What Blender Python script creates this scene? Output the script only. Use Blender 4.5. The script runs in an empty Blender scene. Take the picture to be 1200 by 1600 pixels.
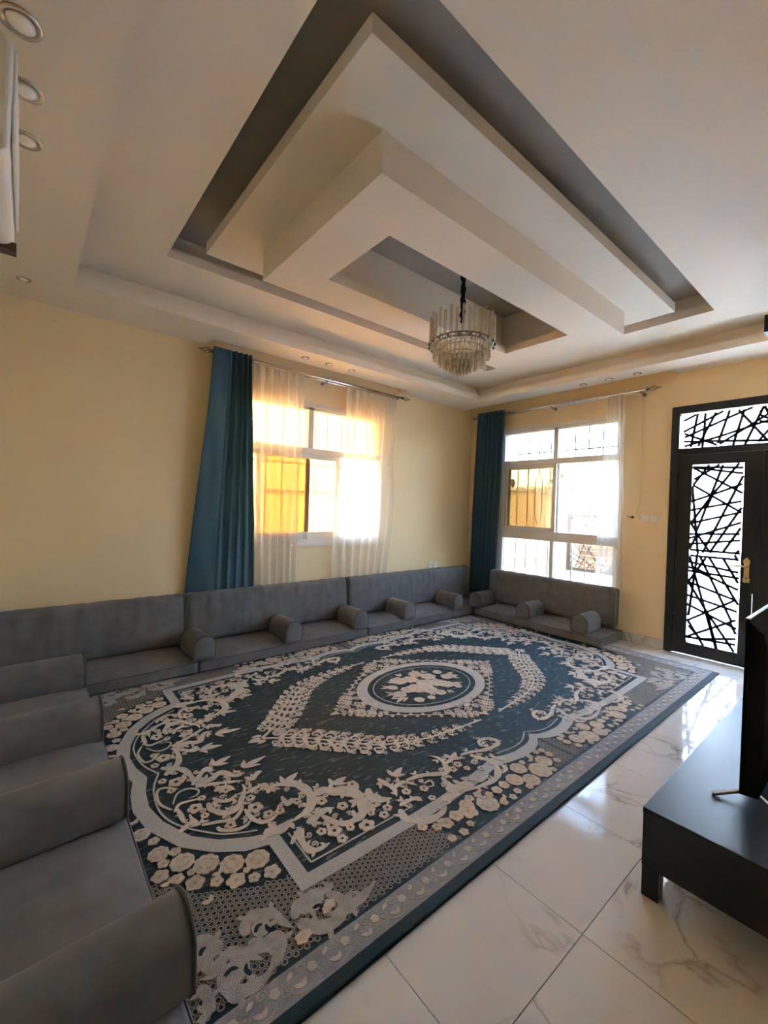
import bpy, bmesh, math, random
from mathutils import Vector, Matrix, noise
from mathutils.geometry import tessellate_polygon

random.seed(7)
sc = bpy.context.scene
col = sc.collection
PI = math.pi

# ------------------------------------------------------------------ camera
cam_d = bpy.data.cameras.new('camera')
cam_d.sensor_fit = 'HORIZONTAL'; cam_d.sensor_width = 36.0
cam_d.lens = 673.692 * 36.0 / 1200.0
cam_d.clip_start = 0.02; cam_d.clip_end = 200
cam = bpy.data.objects.new('camera', cam_d); col.objects.link(cam)
CF = Vector((0.63973979, 0.76846189, -0.01411826))
CR = Vector((0.76847017, -0.63920435, 0.02951941))
CU = Vector((-0.01366009, 0.02973421, 0.9994645))
m = Matrix((CR, CU, -CF)).transposed().to_4x4()
m.translation = Vector((-5.40291544, -4.38396959, 1.48258609))
cam.matrix_world = m
sc.camera = cam

# ------------------------------------------------------------------ sky, sun, exposure
world = bpy.data.worlds.new('sky'); sc.world = world; world.use_nodes = True
wn = world.node_tree; wn.nodes.clear()
w_out = wn.nodes.new('ShaderNodeOutputWorld'); w_bg = wn.nodes.new('ShaderNodeBackground')
w_sky = wn.nodes.new('ShaderNodeTexSky'); w_sky.sky_type = 'NISHITA'
w_sky.sun_disc = False; w_sky.sun_elevation = math.radians(44); w_sky.sun_rotation = math.radians(241)
w_sky.dust_density = 1.7; w_sky.air_density = 1.0; w_sky.ozone_density = 0.8
w_bg.inputs['Strength'].default_value = 0.62
wn.links.new(w_sky.outputs[0], w_bg.inputs['Color']); wn.links.new(w_bg.outputs[0], w_out.inputs['Surface'])

sun_d = bpy.data.lights.new('sun', 'SUN'); sun_d.energy = 2.6; sun_d.angle = math.radians(0.53); sun_d.color = (1.0, 0.95, 0.87)
sun = bpy.data.objects.new('sun', sun_d); col.objects.link(sun)
sun_dir = Vector((-0.90, -0.50, 1.0)).normalized()       # towards the sun: behind and left of the house
sun.rotation_euler = sun_dir.to_track_quat('Z', 'Y').to_euler(); sun.location = (-6, -9, 18)

def portal(name, loc, rot, sx, sy):                       # sampling aid in the real openings, gives off no light of its own
    d = bpy.data.lights.new(name, 'AREA'); d.shape = 'RECTANGLE'; d.size = sx; d.size_y = sy; d.cycles.is_portal = True
    o = bpy.data.objects.new(name, d); col.objects.link(o); o.location = loc; o.rotation_euler = rot
    return o
portal('portal_back', (-2.9, 0.24, 1.83), (-PI/2, 0, 0), 2.2, 1.65)
portal('portal_right', (0.24, -1.41, 1.55), (0, PI/2, 0), 2.2, 1.75)
portal('portal_door', (0.24, -3.48, 1.32), (0, PI/2, 0), 2.7, 1.5)

vs = sc.view_settings
vs.view_transform = 'Standard'; vs.look = 'None'; vs.gamma = 1.0; vs.use_curve_mapping = False
vs.exposure = 5.72
sc.cycles.use_denoising = True
sc.cycles.max_bounces = 14; sc.cycles.diffuse_bounces = 8; sc.cycles.glossy_bounces = 5
sc.cycles.transparent_max_bounces = 24; sc.cycles.transmission_bounces = 10
sc.cycles.caustics_reflective = False; sc.cycles.caustics_refractive = False
sc.cycles.sample_clamp_indirect = 8.0

# ------------------------------------------------------------------ materials
MATS = {}
def nodes(name):
    mt = bpy.data.materials.new(name); mt.use_nodes = True; nt = mt.node_tree
    b = nt.nodes['Principled BSDF']
    MATS[name] = mt
    return mt, nt, b
def N(nt, t, **kw):
    n = nt.nodes.new(t)
    for k, v in kw.items():
        if k in n.inputs: n.inputs[k].default_value = v
        else: setattr(n, k, v)
    return n
def tex_pos(nt, scale=(1, 1, 1), world_space=True):
    mp = N(nt, 'ShaderNodeMapping'); mp.inputs['Scale'].default_value = scale
    if world_space: nt.links.new(N(nt, 'ShaderNodeNewGeometry').outputs['Position'], mp.inputs['Vector'])
    else: nt.links.new(N(nt, 'ShaderNodeTexCoord').outputs['Object'], mp.inputs['Vector'])
    return mp
def ramp(nt, fac, stops):
    r = N(nt, 'ShaderNodeValToRGB'); e = r.color_ramp.elements
    while len(e) < len(stops): e.new(0.5)
    for i, (p, c) in enumerate(stops): e[i].position = p; e[i].color = (*c, 1)
    nt.links.new(fac, r.inputs[0]); return r
def simple(name, c, rough=0.6, metal=0.0, var=0.06, vscale=3.0, bump=0.0, bscale=200.0, stretch=(1, 1, 1), spec=0.5, sheen=0.0, world_space=True, coat=0.0):
    mt, nt, b = nodes(name)
    mp = tex_pos(nt, stretch, world_space)
    nz = N(nt, 'ShaderNodeTexNoise', Scale=vscale, Detail=4.0); nt.links.new(mp.outputs[0], nz.inputs['Vector'])
    lo = tuple(max(0, x * (1 - var)) for x in c); hi = tuple(min(1, x * (1 + var)) for x in c)
    r = ramp(nt, nz.outputs['Fac'], [(0.3, lo), (0.7, hi)])
    nt.links.new(r.outputs[0], b.inputs['Base Color'])
    b.inputs['Roughness'].default_value = rough; b.inputs['Metallic'].default_value = metal
    b.inputs['Specular IOR Level'].default_value = spec
    b.inputs['Sheen Weight'].default_value = sheen; b.inputs['Sheen Roughness'].default_value = 0.45
    b.inputs['Coat Weight'].default_value = coat
    if bump:
        n2 = N(nt, 'ShaderNodeTexNoise', Scale=bscale, Detail=3.0); nt.links.new(mp.outputs[0], n2.inputs['Vector'])
        bp = N(nt, 'ShaderNodeBump', Strength=bump, Distance=0.01); nt.links.new(n2.outputs['Fac'], bp.inputs['Height'])
        nt.links.new(bp.outputs[0], b.inputs['Normal'])
    return mt

simple('wall_paint', (0.81, 0.645, 0.39), 0.55, var=0.02, vscale=1.3, bump=0.04, bscale=90)
simple('slab_shade', (0.36, 0.32, 0.28), 0.9, var=0.1, vscale=2, bump=0.1, bscale=40)  # bare slab colour, chosen dark to put shade into the cove slots
simple('ceiling_paint', (0.76, 0.69, 0.59), 0.8, var=0.015, vscale=0.8)
simple('grout', (0.36, 0.33, 0.30), 0.8)
simple('fabric_grey', (0.150, 0.146, 0.146), 0.85, var=0.14, vscale=9, bump=0.25, bscale=420, sheen=0.12, spec=0.2)
simple('piping_grey', (0.075, 0.068, 0.066), 0.75, var=0.05, sheen=0.2)
cb = simple('curtain_blue', (0.062, 0.132, 0.185), 0.5, var=0.10, vscale=6, stretch=(1, 1, 0.15), bump=0.06, bscale=300, sheen=0.25, spec=0.35)
_nt = cb.node_tree; _tl = N(_nt, 'ShaderNodeBsdfTranslucent'); _tl.inputs[0].default_value = (0.14, 0.27, 0.40, 1)
_mx = N(_nt, 'ShaderNodeMixShader'); _mx.inputs[0].default_value = 0.32
_nt.links.new(_nt.nodes['Principled BSDF'].outputs[0], _mx.inputs[1]); _nt.links.new(_tl.outputs[0], _mx.inputs[2]); _nt.links.new(_mx.outputs[0], _nt.nodes['Material Output'].inputs['Surface'])
simple('black_paint', (0.008, 0.008, 0.010), 0.5, var=0.1, vscale=20, spec=0.45)
simple('black_wood', (0.006, 0.006, 0.0075), 0.36, var=0.15, vscale=14, stretch=(1, 6, 6), spec=0.42)
simple('black_plastic', (0.007, 0.007, 0.008), 0.9, var=0.05, spec=0.06)
simple('black_fabric', (0.008, 0.008, 0.008), 0.95, bump=0.2, bscale=200)
simple('chrome', (0.85, 0.85, 0.87), 0.22, 1.0, var=0.02)
simple('steel_dark', (0.20, 0.18, 0.16), 0.3, 1.0, var=0.05)
simple('brass', (0.78, 0.55, 0.24), 0.28, 1.0, var=0.1, vscale=60)
simple('white_plastic', (0.80, 0.78, 0.74), 0.35, var=0.02)
simple('ac_white', (0.74, 0.71, 0.65), 0.4, var=0.02)
simple('window_alu', (0.74, 0.71, 0.66), 0.4, var=0.02, spec=0.4)
simple('bar_white', (0.80, 0.77, 0.70), 0.45, var=0.03)
simple('lamp_reflector', (0.62, 0.58, 0.52), 0.25, 0.6, var=0.05)
simple('lens_white', (0.88, 0.86, 0.82), 0.2, var=0.02)
simple('dark_brown', (0.10, 0.06, 0.04), 0.5, var=0.1)  # own brown of the wall hook and the display
simple('outside_cream', (0.46, 0.37, 0.245), 0.9, var=0.05, vscale=2)
simple('outside_white', (0.42, 0.415, 0.40), 0.9, var=0.03, vscale=1)
simple('paving', (0.42, 0.38, 0.33), 0.9, var=0.1, vscale=4)
simple('gate_iron', (0.02, 0.018, 0.018), 0.5, var=0.1)
simple('stone_brown', (0.20, 0.11, 0.065), 0.85, var=0.3, vscale=7)
simple('stone_cream', (0.42, 0.36, 0.28), 0.85, var=0.1, vscale=7)
simple('leaf_green', (0.10, 0.22, 0.06), 0.5, var=0.4, vscale=9)
simple('stem_brown', (0.20, 0.14, 0.08), 0.8, var=0.2)
simple('cord_cream', (0.62, 0.50, 0.36), 0.8)

def marble():
    mt, nt, b = nodes('marble_tile')
    pos = N(nt, 'ShaderNodeNewGeometry').outputs['Position']
    inf = N(nt, 'ShaderNodeObjectInfo')
    vm = N(nt, 'ShaderNodeVectorMath', operation='MULTIPLY_ADD')
    cmb = N(nt, 'ShaderNodeCombineXYZ')
    mu = N(nt, 'ShaderNodeMath', operation='MULTIPLY'); mu.inputs[1].default_value = 37.0
    nt.links.new(inf.outputs['Random'], mu.inputs[0])
    for i in range(3): nt.links.new(mu.outputs[0], cmb.inputs[i])
    vm.inputs[1].default_value = (1, 1, 1)
    nt.links.new(pos, vm.inputs[0]); nt.links.new(cmb.outputs[0], vm.inputs[2])
    warp = N(nt, 'ShaderNodeTexNoise', Scale=2.2, Detail=5.0, Distortion=0.6); nt.links.new(vm.outputs[0], warp.inputs['Vector'])
    mix = N(nt, 'ShaderNodeMix', data_type='RGBA'); mix.inputs[0].default_value = 0.55
    nt.links.new(vm.outputs[0], mix.inputs[6]); nt.links.new(warp.outputs['Color'], mix.inputs[7])
    vo = N(nt, 'ShaderNodeTexVoronoi', feature='DISTANCE_TO_EDGE', Scale=3.1); nt.links.new(mix.outputs[2], vo.inputs['Vector'])
    vein = ramp(nt, vo.outputs['Distance'], [(0.0, (1, 1, 1)), (0.012, (0.5, 0.5, 0.5)), (0.05, (0, 0, 0))])
    n2 = N(nt, 'ShaderNodeTexNoise', Scale=1.7, Detail=2.0); nt.links.new(vm.outputs[0], n2.inputs['Vector'])
    mask = ramp(nt, n2.outputs['Fac'], [(0.44, (0, 0, 0)), (0.60, (0.85, 0.85, 0.85))])
    vf = N(nt, 'ShaderNodeMath', operation='MULTIPLY'); nt.links.new(vein.outputs[0], vf.inputs[0]); nt.links.new(mask.outputs[0], vf.inputs[1])
    n3 = N(nt, 'ShaderNodeTexNoise', Scale=1.1, Detail=3.0); nt.links.new(vm.outputs[0], n3.inputs['Vector'])
    base = ramp(nt, n3.outputs['Fac'], [(0.35, (0.62, 0.60, 0.575)), (0.65, (0.68, 0.665, 0.645))])
    mc = N(nt, 'ShaderNodeMix', data_type='RGBA'); nt.links.new(vf.outputs[0], mc.inputs[0])
    nt.links.new(base.outputs[0], mc.inputs[6]); mc.inputs[7].default_value = (0.30, 0.27, 0.24, 1)
    nt.links.new(mc.outputs[2], b.inputs['Base Color'])
    b.inputs['Roughness'].default_value = 0.07; b.inputs['Specular IOR Level'].default_value = 0.55
marble()

def rug_mats():
    # dark teal ground with pale abrash flecks
    mt, nt, b = nodes('rug_teal')
    mp = tex_pos(nt, (5.0, 17.0, 5.0)); mp.inputs['Rotation'].default_value = (0, 0, 0.12)
    nz = N(nt, 'ShaderNodeTexNoise', Scale=2.4, Detail=7.0, Roughness=0.62); nt.links.new(mp.outputs[0], nz.inputs['Vector'])
    fl = ramp(nt, nz.outputs['Fac'], [(0.555, (0, 0, 0)), (0.66, (0.38, 0.38, 0.38))])
    mp2 = tex_pos(nt, (1, 1, 1)); n2 = N(nt, 'ShaderNodeTexNoise', Scale=3.0, Detail=3.0); nt.links.new(mp2.outputs[0], n2.inputs['Vector'])
    g = ramp(nt, n2.outputs['Fac'], [(0.35, (0.006, 0.023, 0.032)), (0.65, (0.010, 0.034, 0.046))])
    mc = N(nt, 'ShaderNodeMix', data_type='RGBA'); nt.links.new(fl.outputs[0], mc.inputs[0])
    nt.links.new(g.outputs[0], mc.inputs[6]); mc.inputs[7].default_value = (0.30, 0.34, 0.35, 1)
    nt.links.new(mc.outputs[2], b.inputs['Base Color'])
    b.inputs['Roughness'].default_value = 0.62; b.inputs['Sheen Weight'].default_value = 0.0; b.inputs['Specular IOR Level'].default_value = 0.22
    n3 = N(nt, 'ShaderNodeTexNoise', Scale=420.0, Detail=2.0); nt.links.new(mp2.outputs[0], n3.inputs['Vector'])
    bp = N(nt, 'ShaderNodeBump', Strength=0.5, Distance=0.004); nt.links.new(n3.outputs['Fac'], bp.inputs['Height']); nt.links.new(bp.outputs[0], b.inputs['Normal'])
    simple('rug_dark', (0.0095, 0.030, 0.041), 0.65, var=0.12, vscale=30, bump=0.5, bscale=420, spec=0.2)
    simple('rug_cream', (0.62, 0.555, 0.49), 0.95, var=0.10, vscale=22, bump=0.6, bscale=380, spec=0.1)
    simple('rug_rose', (0.63, 0.53, 0.43), 0.95, var=0.16, vscale=45, bump=0.7, bscale=300, spec=0.1)
    simple('rug_line', (0.47, 0.36, 0.27), 0.95, var=0.1, spec=0.1)
    simple('rug_hex', (0.34, 0.31, 0.28), 0.95, var=0.16, vscale=25, bump=0.6, bscale=400, spec=0.1)
    # grey band with a fine woven net
    mt, nt, b = nodes('rug_grey')
    mp = tex_pos(nt, (1, 1, 1)); mp.inputs['Rotation'].default_value = (0, 0, PI / 4)
    br = N(nt, 'ShaderNodeTexBrick', Scale=60.0); br.inputs['Mortar Size'].default_value = 0.06
    br.inputs['Color1'].default_value = (0.36, 0.36, 0.37, 1); br.inputs['Color2'].default_value = (0.42, 0.42, 0.42, 1); br.inputs['Mortar'].default_value = (0.58, 0.57, 0.55, 1)
    br.inputs['Brick Width'].default_value = 0.9; br.inputs['Row Height'].default_value = 0.5
    nt.links.new(mp.outputs[0], br.inputs['Vector']); nt.links.new(br.outputs['Color'], b.inputs['Base Color'])
    b.inputs['Roughness'].default_value = 0.95; b.inputs['Specular IOR Level'].default_value = 0.1
    bp = N(nt, 'ShaderNodeBump', Strength=0.4, Distance=0.002); nt.links.new(br.outputs['Fac'], bp.inputs['Height']); nt.links.new(bp.outputs[0], b.inputs['Normal'])
    simple('rug_border_grey', (0.33, 0.33, 0.35), 0.95, var=0.14, vscale=35, bump=0.6, bscale=300, spec=0.1)
    simple('rug_scroll', (0.42, 0.39, 0.37), 0.95, var=0.14, vscale=30, bump=0.6, bscale=300, spec=0.1)
rug_mats()

def thin_glass(name, tint, refl=0.06, rough=0.0):
    mt, nt, b = nodes(name); nt.nodes.remove(b); out = nt.nodes['Material Output']
    tr = N(nt, 'ShaderNodeBsdfTransparent'); tr.inputs[0].default_value = (*tint, 1)
    gl = N(nt, 'ShaderNodeBsdfGlossy'); gl.inputs['Roughness'].default_value = rough; gl.inputs[0].default_value = (1, 1, 1, 1)
    lw = N(nt, 'ShaderNodeLayerWeight', Blend=0.12)
    mu = N(nt, 'ShaderNodeMath', operation='MULTIPLY_ADD'); mu.inputs[1].default_value = 0.6; mu.inputs[2].default_value = refl
    nt.links.new(lw.outputs['Fresnel'], mu.inputs[0])
    mx = N(nt, 'ShaderNodeMixShader'); nt.links.new(mu.outputs[0], mx.inputs[0]); nt.links.new(tr.outputs[0], mx.inputs[1]); nt.links.new(gl.outputs[0], mx.inputs[2])
    nt.links.new(mx.outputs[0], out.inputs['Surface'])
thin_glass('glass_bronze', (0.55, 0.43, 0.27), 0.05)
thin_glass('glass_dim_pale', (0.46, 0.47, 0.47), 0.04)  # tint for the added panes, dims the bright outside
thin_glass('glass_bronze_pale', (0.66, 0.52, 0.35), 0.05)
thin_glass('glass_dim', (0.30, 0.305, 0.30), 0.05)  # clear panes given a dark tint to hold down the yard's brightness

def sheer():
    mt, nt, b = nodes('sheer'); nt.nodes.remove(b); out = nt.nodes['Material Output']
    tr = N(nt, 'ShaderNodeBsdfTransparent'); tr.inputs[0].default_value = (1, 0.98, 0.95, 1)
    tl = N(nt, 'ShaderNodeBsdfTranslucent'); tl.inputs[0].default_value = (0.90, 0.86, 0.80, 1)
    df = N(nt, 'ShaderNodeBsdfDiffuse'); df.inputs[0].default_value = (0.93, 0.89, 0.84, 1)
    m1 = N(nt, 'ShaderNodeMixShader'); m1.inputs[0].default_value = 0.5
    nt.links.new(tl.outputs[0], m1.inputs[1]); nt.links.new(df.outputs[0], m1.inputs[2])
    lw = N(nt, 'ShaderNodeLayerWeight', Blend=0.35)
    r = ramp(nt, lw.outputs['Facing'], [(0.0, (0.46, 0.46, 0.46)), (1.0, (0.92, 0.92, 0.92))])
    m2 = N(nt, 'ShaderNodeMixShader'); nt.links.new(r.outputs[0], m2.inputs[0])
    nt.links.new(tr.outputs[0], m2.inputs[1]); nt.links.new(m1.outputs[0], m2.inputs[2]); nt.links.new(m2.outputs[0], out.inputs['Surface'])
sheer()
def frosted():
    mt, nt, b = nodes('glass_frosted'); nt.nodes.remove(b); out = nt.nodes['Material Output']
    tl = N(nt, 'ShaderNodeBsdfTranslucent'); tl.inputs[0].default_value = (0.74, 0.745, 0.74, 1)
    tr = N(nt, 'ShaderNodeBsdfTransparent'); tr.inputs[0].default_value = (0.9, 0.92, 0.92, 1)
    m1 = N(nt, 'ShaderNodeMixShader'); m1.inputs[0].default_value = 0.12
    gl = N(nt, 'ShaderNodeBsdfGlossy', Roughness=0.25)
    nt.links.new(tl.outputs[0], m1.inputs[1]); nt.links.new(tr.outputs[0], m1.inputs[2])
    m2 = N(nt, 'ShaderNodeMixShader'); m2.inputs[0].default_value = 0.05
    nt.links.new(m1.outputs[0], m2.inputs[1]); nt.links.new(gl.outputs[0], m2.inputs[2]); nt.links.new(m2.outputs[0], out.inputs['Surface'])
frosted()
def crystal_mat():
    mt, nt, b = nodes('crystal'); nt.nodes.remove(b); out = nt.nodes['Material Output']
    tr = N(nt, 'ShaderNodeBsdfTransparent'); tr.inputs[0].default_value = (0.90, 0.88, 0.82, 1)
    gl = N(nt, 'ShaderNodeBsdfGlossy', Roughness=0.05); gl.inputs[0].default_value = (1, 0.97, 0.9, 1)
    lw = N(nt, 'ShaderNodeLayerWeight', Blend=0.5)
    r = ramp(nt, lw.outputs['Fresnel'], [(0.0, (0.14, 0.14, 0.14)), (0.6, (0.75, 0.75, 0.75))])
    m1 = N(nt, 'ShaderNodeMixShader'); nt.links.new(r.outputs[0], m1.inputs[0])
    nt.links.new(tr.outputs[0], m1.inputs[1]); nt.links.new(gl.outputs[0], m1.inputs[2]); nt.links.new(m1.outputs[0], out.inputs['Surface'])
crystal_mat()

# ------------------------------------------------------------------ helpers
class MB:
    def __init__(s): s.v = []; s.f = []
    def add(s, vs_, fs_):
        o = len(s.v); s.v += [tuple(p) for p in vs_]; s.f += [tuple(o + i for i in f) for f in fs_]; return s
    def box(s, x0, y0, z0, x1, y1, z1):
        x0, x1 = sorted((x0, x1)); y0, y1 = sorted((y0, y1)); z0, z1 = sorted((z0, z1))
        return s.add([(x0, y0, z0), (x1, y0, z0), (x1, y1, z0), (x0, y1, z0), (x0, y0, z1), (x1, y0, z1), (x1, y1, z1), (x0, y1, z1)],
              [(3, 2, 1, 0), (4, 5, 6, 7), (0, 1, 5, 4), (1, 2, 6, 5), (2, 3, 7, 6), (3, 0, 4, 7)])
    def frame(s, axis, a0, a1, b0, b1, d0, d1, w):      # rectangular ring; plane spanned by (axis, z), depth d on the other axis
        for (p0, p1, q0, q1) in ((a0, a1, b0, b0 + w), (a0, a1, b1 - w, b1), (a0, a0 + w, b0 + w, b1 - w), (a1 - w, a1, b0 + w, b1 - w)):
            if axis == 'x': s.box(p0, d0, q0, p1, d1, q1)
            else: s.box(d0, p0, q0, d1, p1, q1)
        return s
    def bar(s, p, q, w, h, up=(0, 0, 1)):               # beam of section w x h from p to q
        p, q = Vector(p), Vector(q); d = (q - p).normalized(); up = Vector(up)
        if abs(d.dot(up)) > 0.98: up = Vector((1, 0, 0))
        a = d.cross(up).normalized() * w / 2; b = a.cross(d).normalized() * h / 2
        vv = [p - a - b, p + a - b, p + a + b, p - a + b, q - a - b, q + a - b, q + a + b, q - a + b]
        return s.add(vv, [(3, 2, 1, 0), (4, 5, 6, 7), (0, 1, 5, 4), (1, 2, 6, 5), (2, 3, 7, 6), (3, 0, 4, 7)])
    def tube(s, pts, r, n=8, closed=False, cap=True):
        pts = [Vector(p) for p in pts]; rs = r if isinstance(r, (list, tuple)) else [r] * len(pts)
        k = len(pts); o = len(s.v); prev = None
        for i, p in enumerate(pts):
            if closed: t = (pts[(i + 1) % k] - pts[i - 1])
            else: t = pts[min(i + 1, k - 1)] - pts[max(i - 1, 0)]
            t.normalize()
            if prev is None:
                up = Vector((0, 0, 1)) if abs(t.z) < 0.9 else Vector((1, 0, 0))
                a = t.cross(up).normalized()
            else:
                a = (prev - t * prev.dot(t)).normalized()
            prev = a; b = t.cross(a)
            for j in range(n):
                an = 2 * PI * j / n
                s.v.append(tuple(p + (a * math.cos(an) + b * math.sin(an)) * rs[i]))
        for i in range(k if closed else k - 1):
            i2 = (i + 1) % k
            for j in range(n):
                j2 = (j + 1) % n
                s.f.append((o + i * n + j, o + i * n + j2, o + i2 * n + j2, o + i2 * n + j))
        if cap and not closed:
            s.f.append(tuple(o + j for j in range(n))[::-1]); s.f.append(tuple(o + (k - 1) * n + j for j in range(n)))
        return s
    def lathe(s, prof, c=(0, 0, 0), n=20, axis='z'):    # prof: list of (r, h)
        o = len(s.v); c = Vector(c)
        for r, h in prof:
            for j in range(n):
                a = 2 * PI * j / n; x, y = r * math.cos(a), r * math.sin(a)
                p = {'z': (x, y, h), 'x': (h, x, y), 'y': (y, h, x)}[axis]
                s.v.append(tuple(c + Vector(p)))
        for i in range(len(prof) - 1):
            for j in range(n):
                j2 = (j + 1) % n
                s.f.append((o + i * n + j, o + i * n + j2, o + (i + 1) * n + j2, o + (i + 1) * n + j))
        s.f.append(tuple(o + j for j in range(n))[::-1]); s.f.append(tuple(o + (len(prof) - 1) * n + j for j in range(n)))
        return s
    def mesh(s, name):
        me = bpy.data.meshes.new(name); me.from_pydata(s.v, [], s.f); me.update(); return me
    def build(s, name, mat, parent=None, smooth=False, bevel=0.0, seg=2):
        return link(name, s.mesh(name), mat, parent, smooth, bevel, seg)
def link(name, me, mat, parent=None, smooth=False, bevel=0.0, seg=2):
    if mat and not me.materials: me.materials.append(MATS[mat])
    o = bpy.data.objects.new(name, me); col.objects.link(o)
    if parent: o.parent = parent
    if smooth:
        for p in me.polygons: p.use_smooth = True
    if bevel:
        b = o.modifiers.new('bevel', 'BEVEL'); b.width = bevel; b.segments = seg; b.limit_method = 'ANGLE'; b.angle_limit = 0.7
    return o
def empty(name, loc=(0, 0, 0), rz=0.0):
    o = bpy.data.objects.new(name, None); col.objects.link(o); o.location = loc; o.rotation_euler = (0, 0, rz); o.empty_display_size = 0.1
    return o
def tag(o, label=None, cat=None, group=None, kind=None):
    if label: o['label'] = label
    if cat: o['category'] = cat
    if group: o['group'] = group
    if kind: o['kind'] = kind
    return o
def box(*a): return MB().box(*a)
def copy_tree(o, parent=None):
    c = o.copy(); col.objects.link(c); c.parent = parent
    for ch in list(o.children): copy_tree(ch, c)
    return c
def catmull(pts, per=6, closed=False):
    P = [Vector(p) for p in pts]; n = len(P); out = []
    rng = range(n) if closed else range(n - 1)
    for i in rng:
        if closed: p0, p1, p2, p3 = P[i - 1], P[i], P[(i + 1) % n], P[(i + 2) % n]
        else: p0, p1, p2, p3 = P[max(i - 1, 0)], P[i], P[i + 1], P[min(i + 2, n - 1)]
        for k in range(per):
            t = k / per
            out.append(0.5 * ((2 * p1) + (p2 - p0) * t + (2 * p0 - 5 * p1 + 4 * p2 - p3) * t * t + (3 * p1 - p0 - 3 * p2 + p3) * t ** 3))
    if not closed: out.append(P[-1])
    return out
def rebase(root, loc):
    loc = Vector(loc); done = set()
    def rec(o):
        for ch in o.children:
            if ch.data and ch.data.name not in done:
                ch.data.transform(Matrix.Translation(-loc)); done.add(ch.data.name)
            rec(ch)
    rec(root)
    if root.data: root.data.transform(Matrix.Translation(-loc))
    root.location = loc
    return root

# ================================================================== THE ROOM
HC = 3.0                     # border ceiling
XL, YF = -5.68, -4.34        # left wall, television wall
W1 = (-3.97, -1.83, 1.04, 2.62)        # window in the back wall: x0 x1 z0 z1
W2 = (-2.25, -0.58, 0.48, 2.62)        # window in the right wall: y0 y1 z0 z1
DR = (-4.21, -2.755, 0.0, 2.641)       # door opening in the right wall

floor = tag(box(XL - 0.2, -7.7, -0.12, 0.22, 0.22, -0.006).build('floor', 'grout'), 'floor of polished cream marble-look tiles', None, None, 'structure')
box(0.0, DR[0], -0.006, 0.22, DR[1], 0.0).build('door_sill', 'marble_tile', floor)
TS, GAP = 0.589, 0.0016
tile_cache = {}
def tile(x0, x1, y0, y1):
    w, h = round(x1 - x0, 4), round(y1 - y0, 4)
    if (w, h) not in tile_cache:
        tile_cache[(w, h)] = box(-w / 2 + GAP, -h / 2 + GAP, -0.006, w / 2 - GAP, h / 2 - GAP, 0.0).mesh('floor_tile')
    o = link('floor_tile', tile_cache[(w, h)], 'marble_tile', floor); o.location = ((x0 + x1) / 2, (y0 + y1) / 2, 0)
xs = [XL] + [-4.467 + TS * k for k in range(-2, 8) if XL < -4.467 + TS * k < -0.05] + [0.0]
ys = [-7.5] + [-3.71 + TS * k for k in range(-6, 7) if -3.71 + TS * k < -0.05] + [0.0]
for i in range(len(xs) - 1):
    for j in range(len(ys) - 1): tile(xs[i], xs[i + 1], ys[j], ys[j + 1])

def wall(name, boxes, mat='wall_paint'):
    mb = MB()
    for b in boxes: mb.box(*b)
    return tag(mb.build(name, mat), None, None, None, 'structure')
T = 0.22; ZT = 3.62
wall('wall_back', [(XL - 0.2, 0, 0, W1[0], T, ZT), (W1[1], 0, 0, T, T, ZT), (W1[0], 0, 0, W1[1], T, W1[2]), (W1[0], 0, W1[3], W1[1], T, ZT)])
wall('wall_right', [(0, W2[1], 0, T, 0, ZT), (0, DR[1], 0, T, W2[0], ZT), (0, -4.54, 0, T, DR[0], ZT), (0, W2[0], 0, T, W2[1], W2[2]), (0, W2[0], W2[3], T, W2[1], ZT), (0, DR[0], DR[3], T, DR[1], ZT)])
wall('wall_left', [(XL - 0.2, -7.7, 0, XL, 0, ZT)])
wall('wall_front', [(-4.0, -4.54, 0, 0, YF, ZT)])
wall('wall_hall', [(XL, -7.7, 0, -1.0, -7.5, ZT), (-1.0, -7.7, 0, -0.8, -4.54, ZT)])

# skirting
def skirt(name, boxes): return tag(wall(name, boxes, 'marble_tile'), 'low marble skirting strip along the wall foot')
skirt('baseboard_right', [(-0.012, DR[1] + 0.002, 0.0, 0, -0.02, 0.10)])
skirt('baseboard_back', [(XL, -0.012, 0.0, -0.012, 0, 0.10)])
skirt('baseboard_front', [(-4.0, YF, 0.0, -0.02, YF + 0.012, 0.10)])

# stepped ceiling: border panel, coves, raised tray, hanging panel and drop box round the chandelier recess
O1 = (-5.153, -0.520, -3.820, -0.535); O2 = (-4.663, -1.009, -3.333, -1.022)
P1 = (-4.461, -1.206, -3.105, -1.241); B2 = (-4.173, -1.500, -2.821, -1.537); R0 = (-3.853, -1.827, -2.497, -1.861)
def ring(mb, o, i, z0, z1):       # flat ring between outer and inner rectangles (x0,x1,y0,y1)
    mb.box(o[0], o[2], z0, i[0], o[3], z1); mb.box(i[1], o[2], z0, o[1], o[3], z1)
    mb.box(i[0], o[2], z0, i[1], i[2], z1); mb.box(i[0], i[3], z0, i[1], o[3], z1)
    return mb
def grow(r, d): return (r[0] - d, r[1] + d, r[2] - d, r[3] + d)
ceil = MB()                                     # border with the two curtain pockets left open
PK = 0.175
rr = (XL, 0.0, -4.34, 0.0)
E1 = grow(O1, 0.02)
ceil.box(XL, E1[3], HC, -4.07, 0, HC + 0.02); ceil.box(-1.575, E1[3], HC, -PK, 0, HC + 0.02)
ceil.box(-4.07, E1[3], HC, -1.575, -PK - 0.015, HC + 0.02)
ceil.box(-PK, -4.34, HC, 0, -2.785, HC + 0.02)
ceil.box(XL, -4.34, HC, E1[0], E1[3], HC + 0.02); ceil.box(E1[1], -4.34, HC, -PK, E1[3], HC + 0.02)
ceil.box(E1[0], -4.34, HC, E1[1], E1[2], HC + 0.02)
ceil.box(XL, -7.5, HC, -1.0, -4.34, HC + 0.02)
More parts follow.
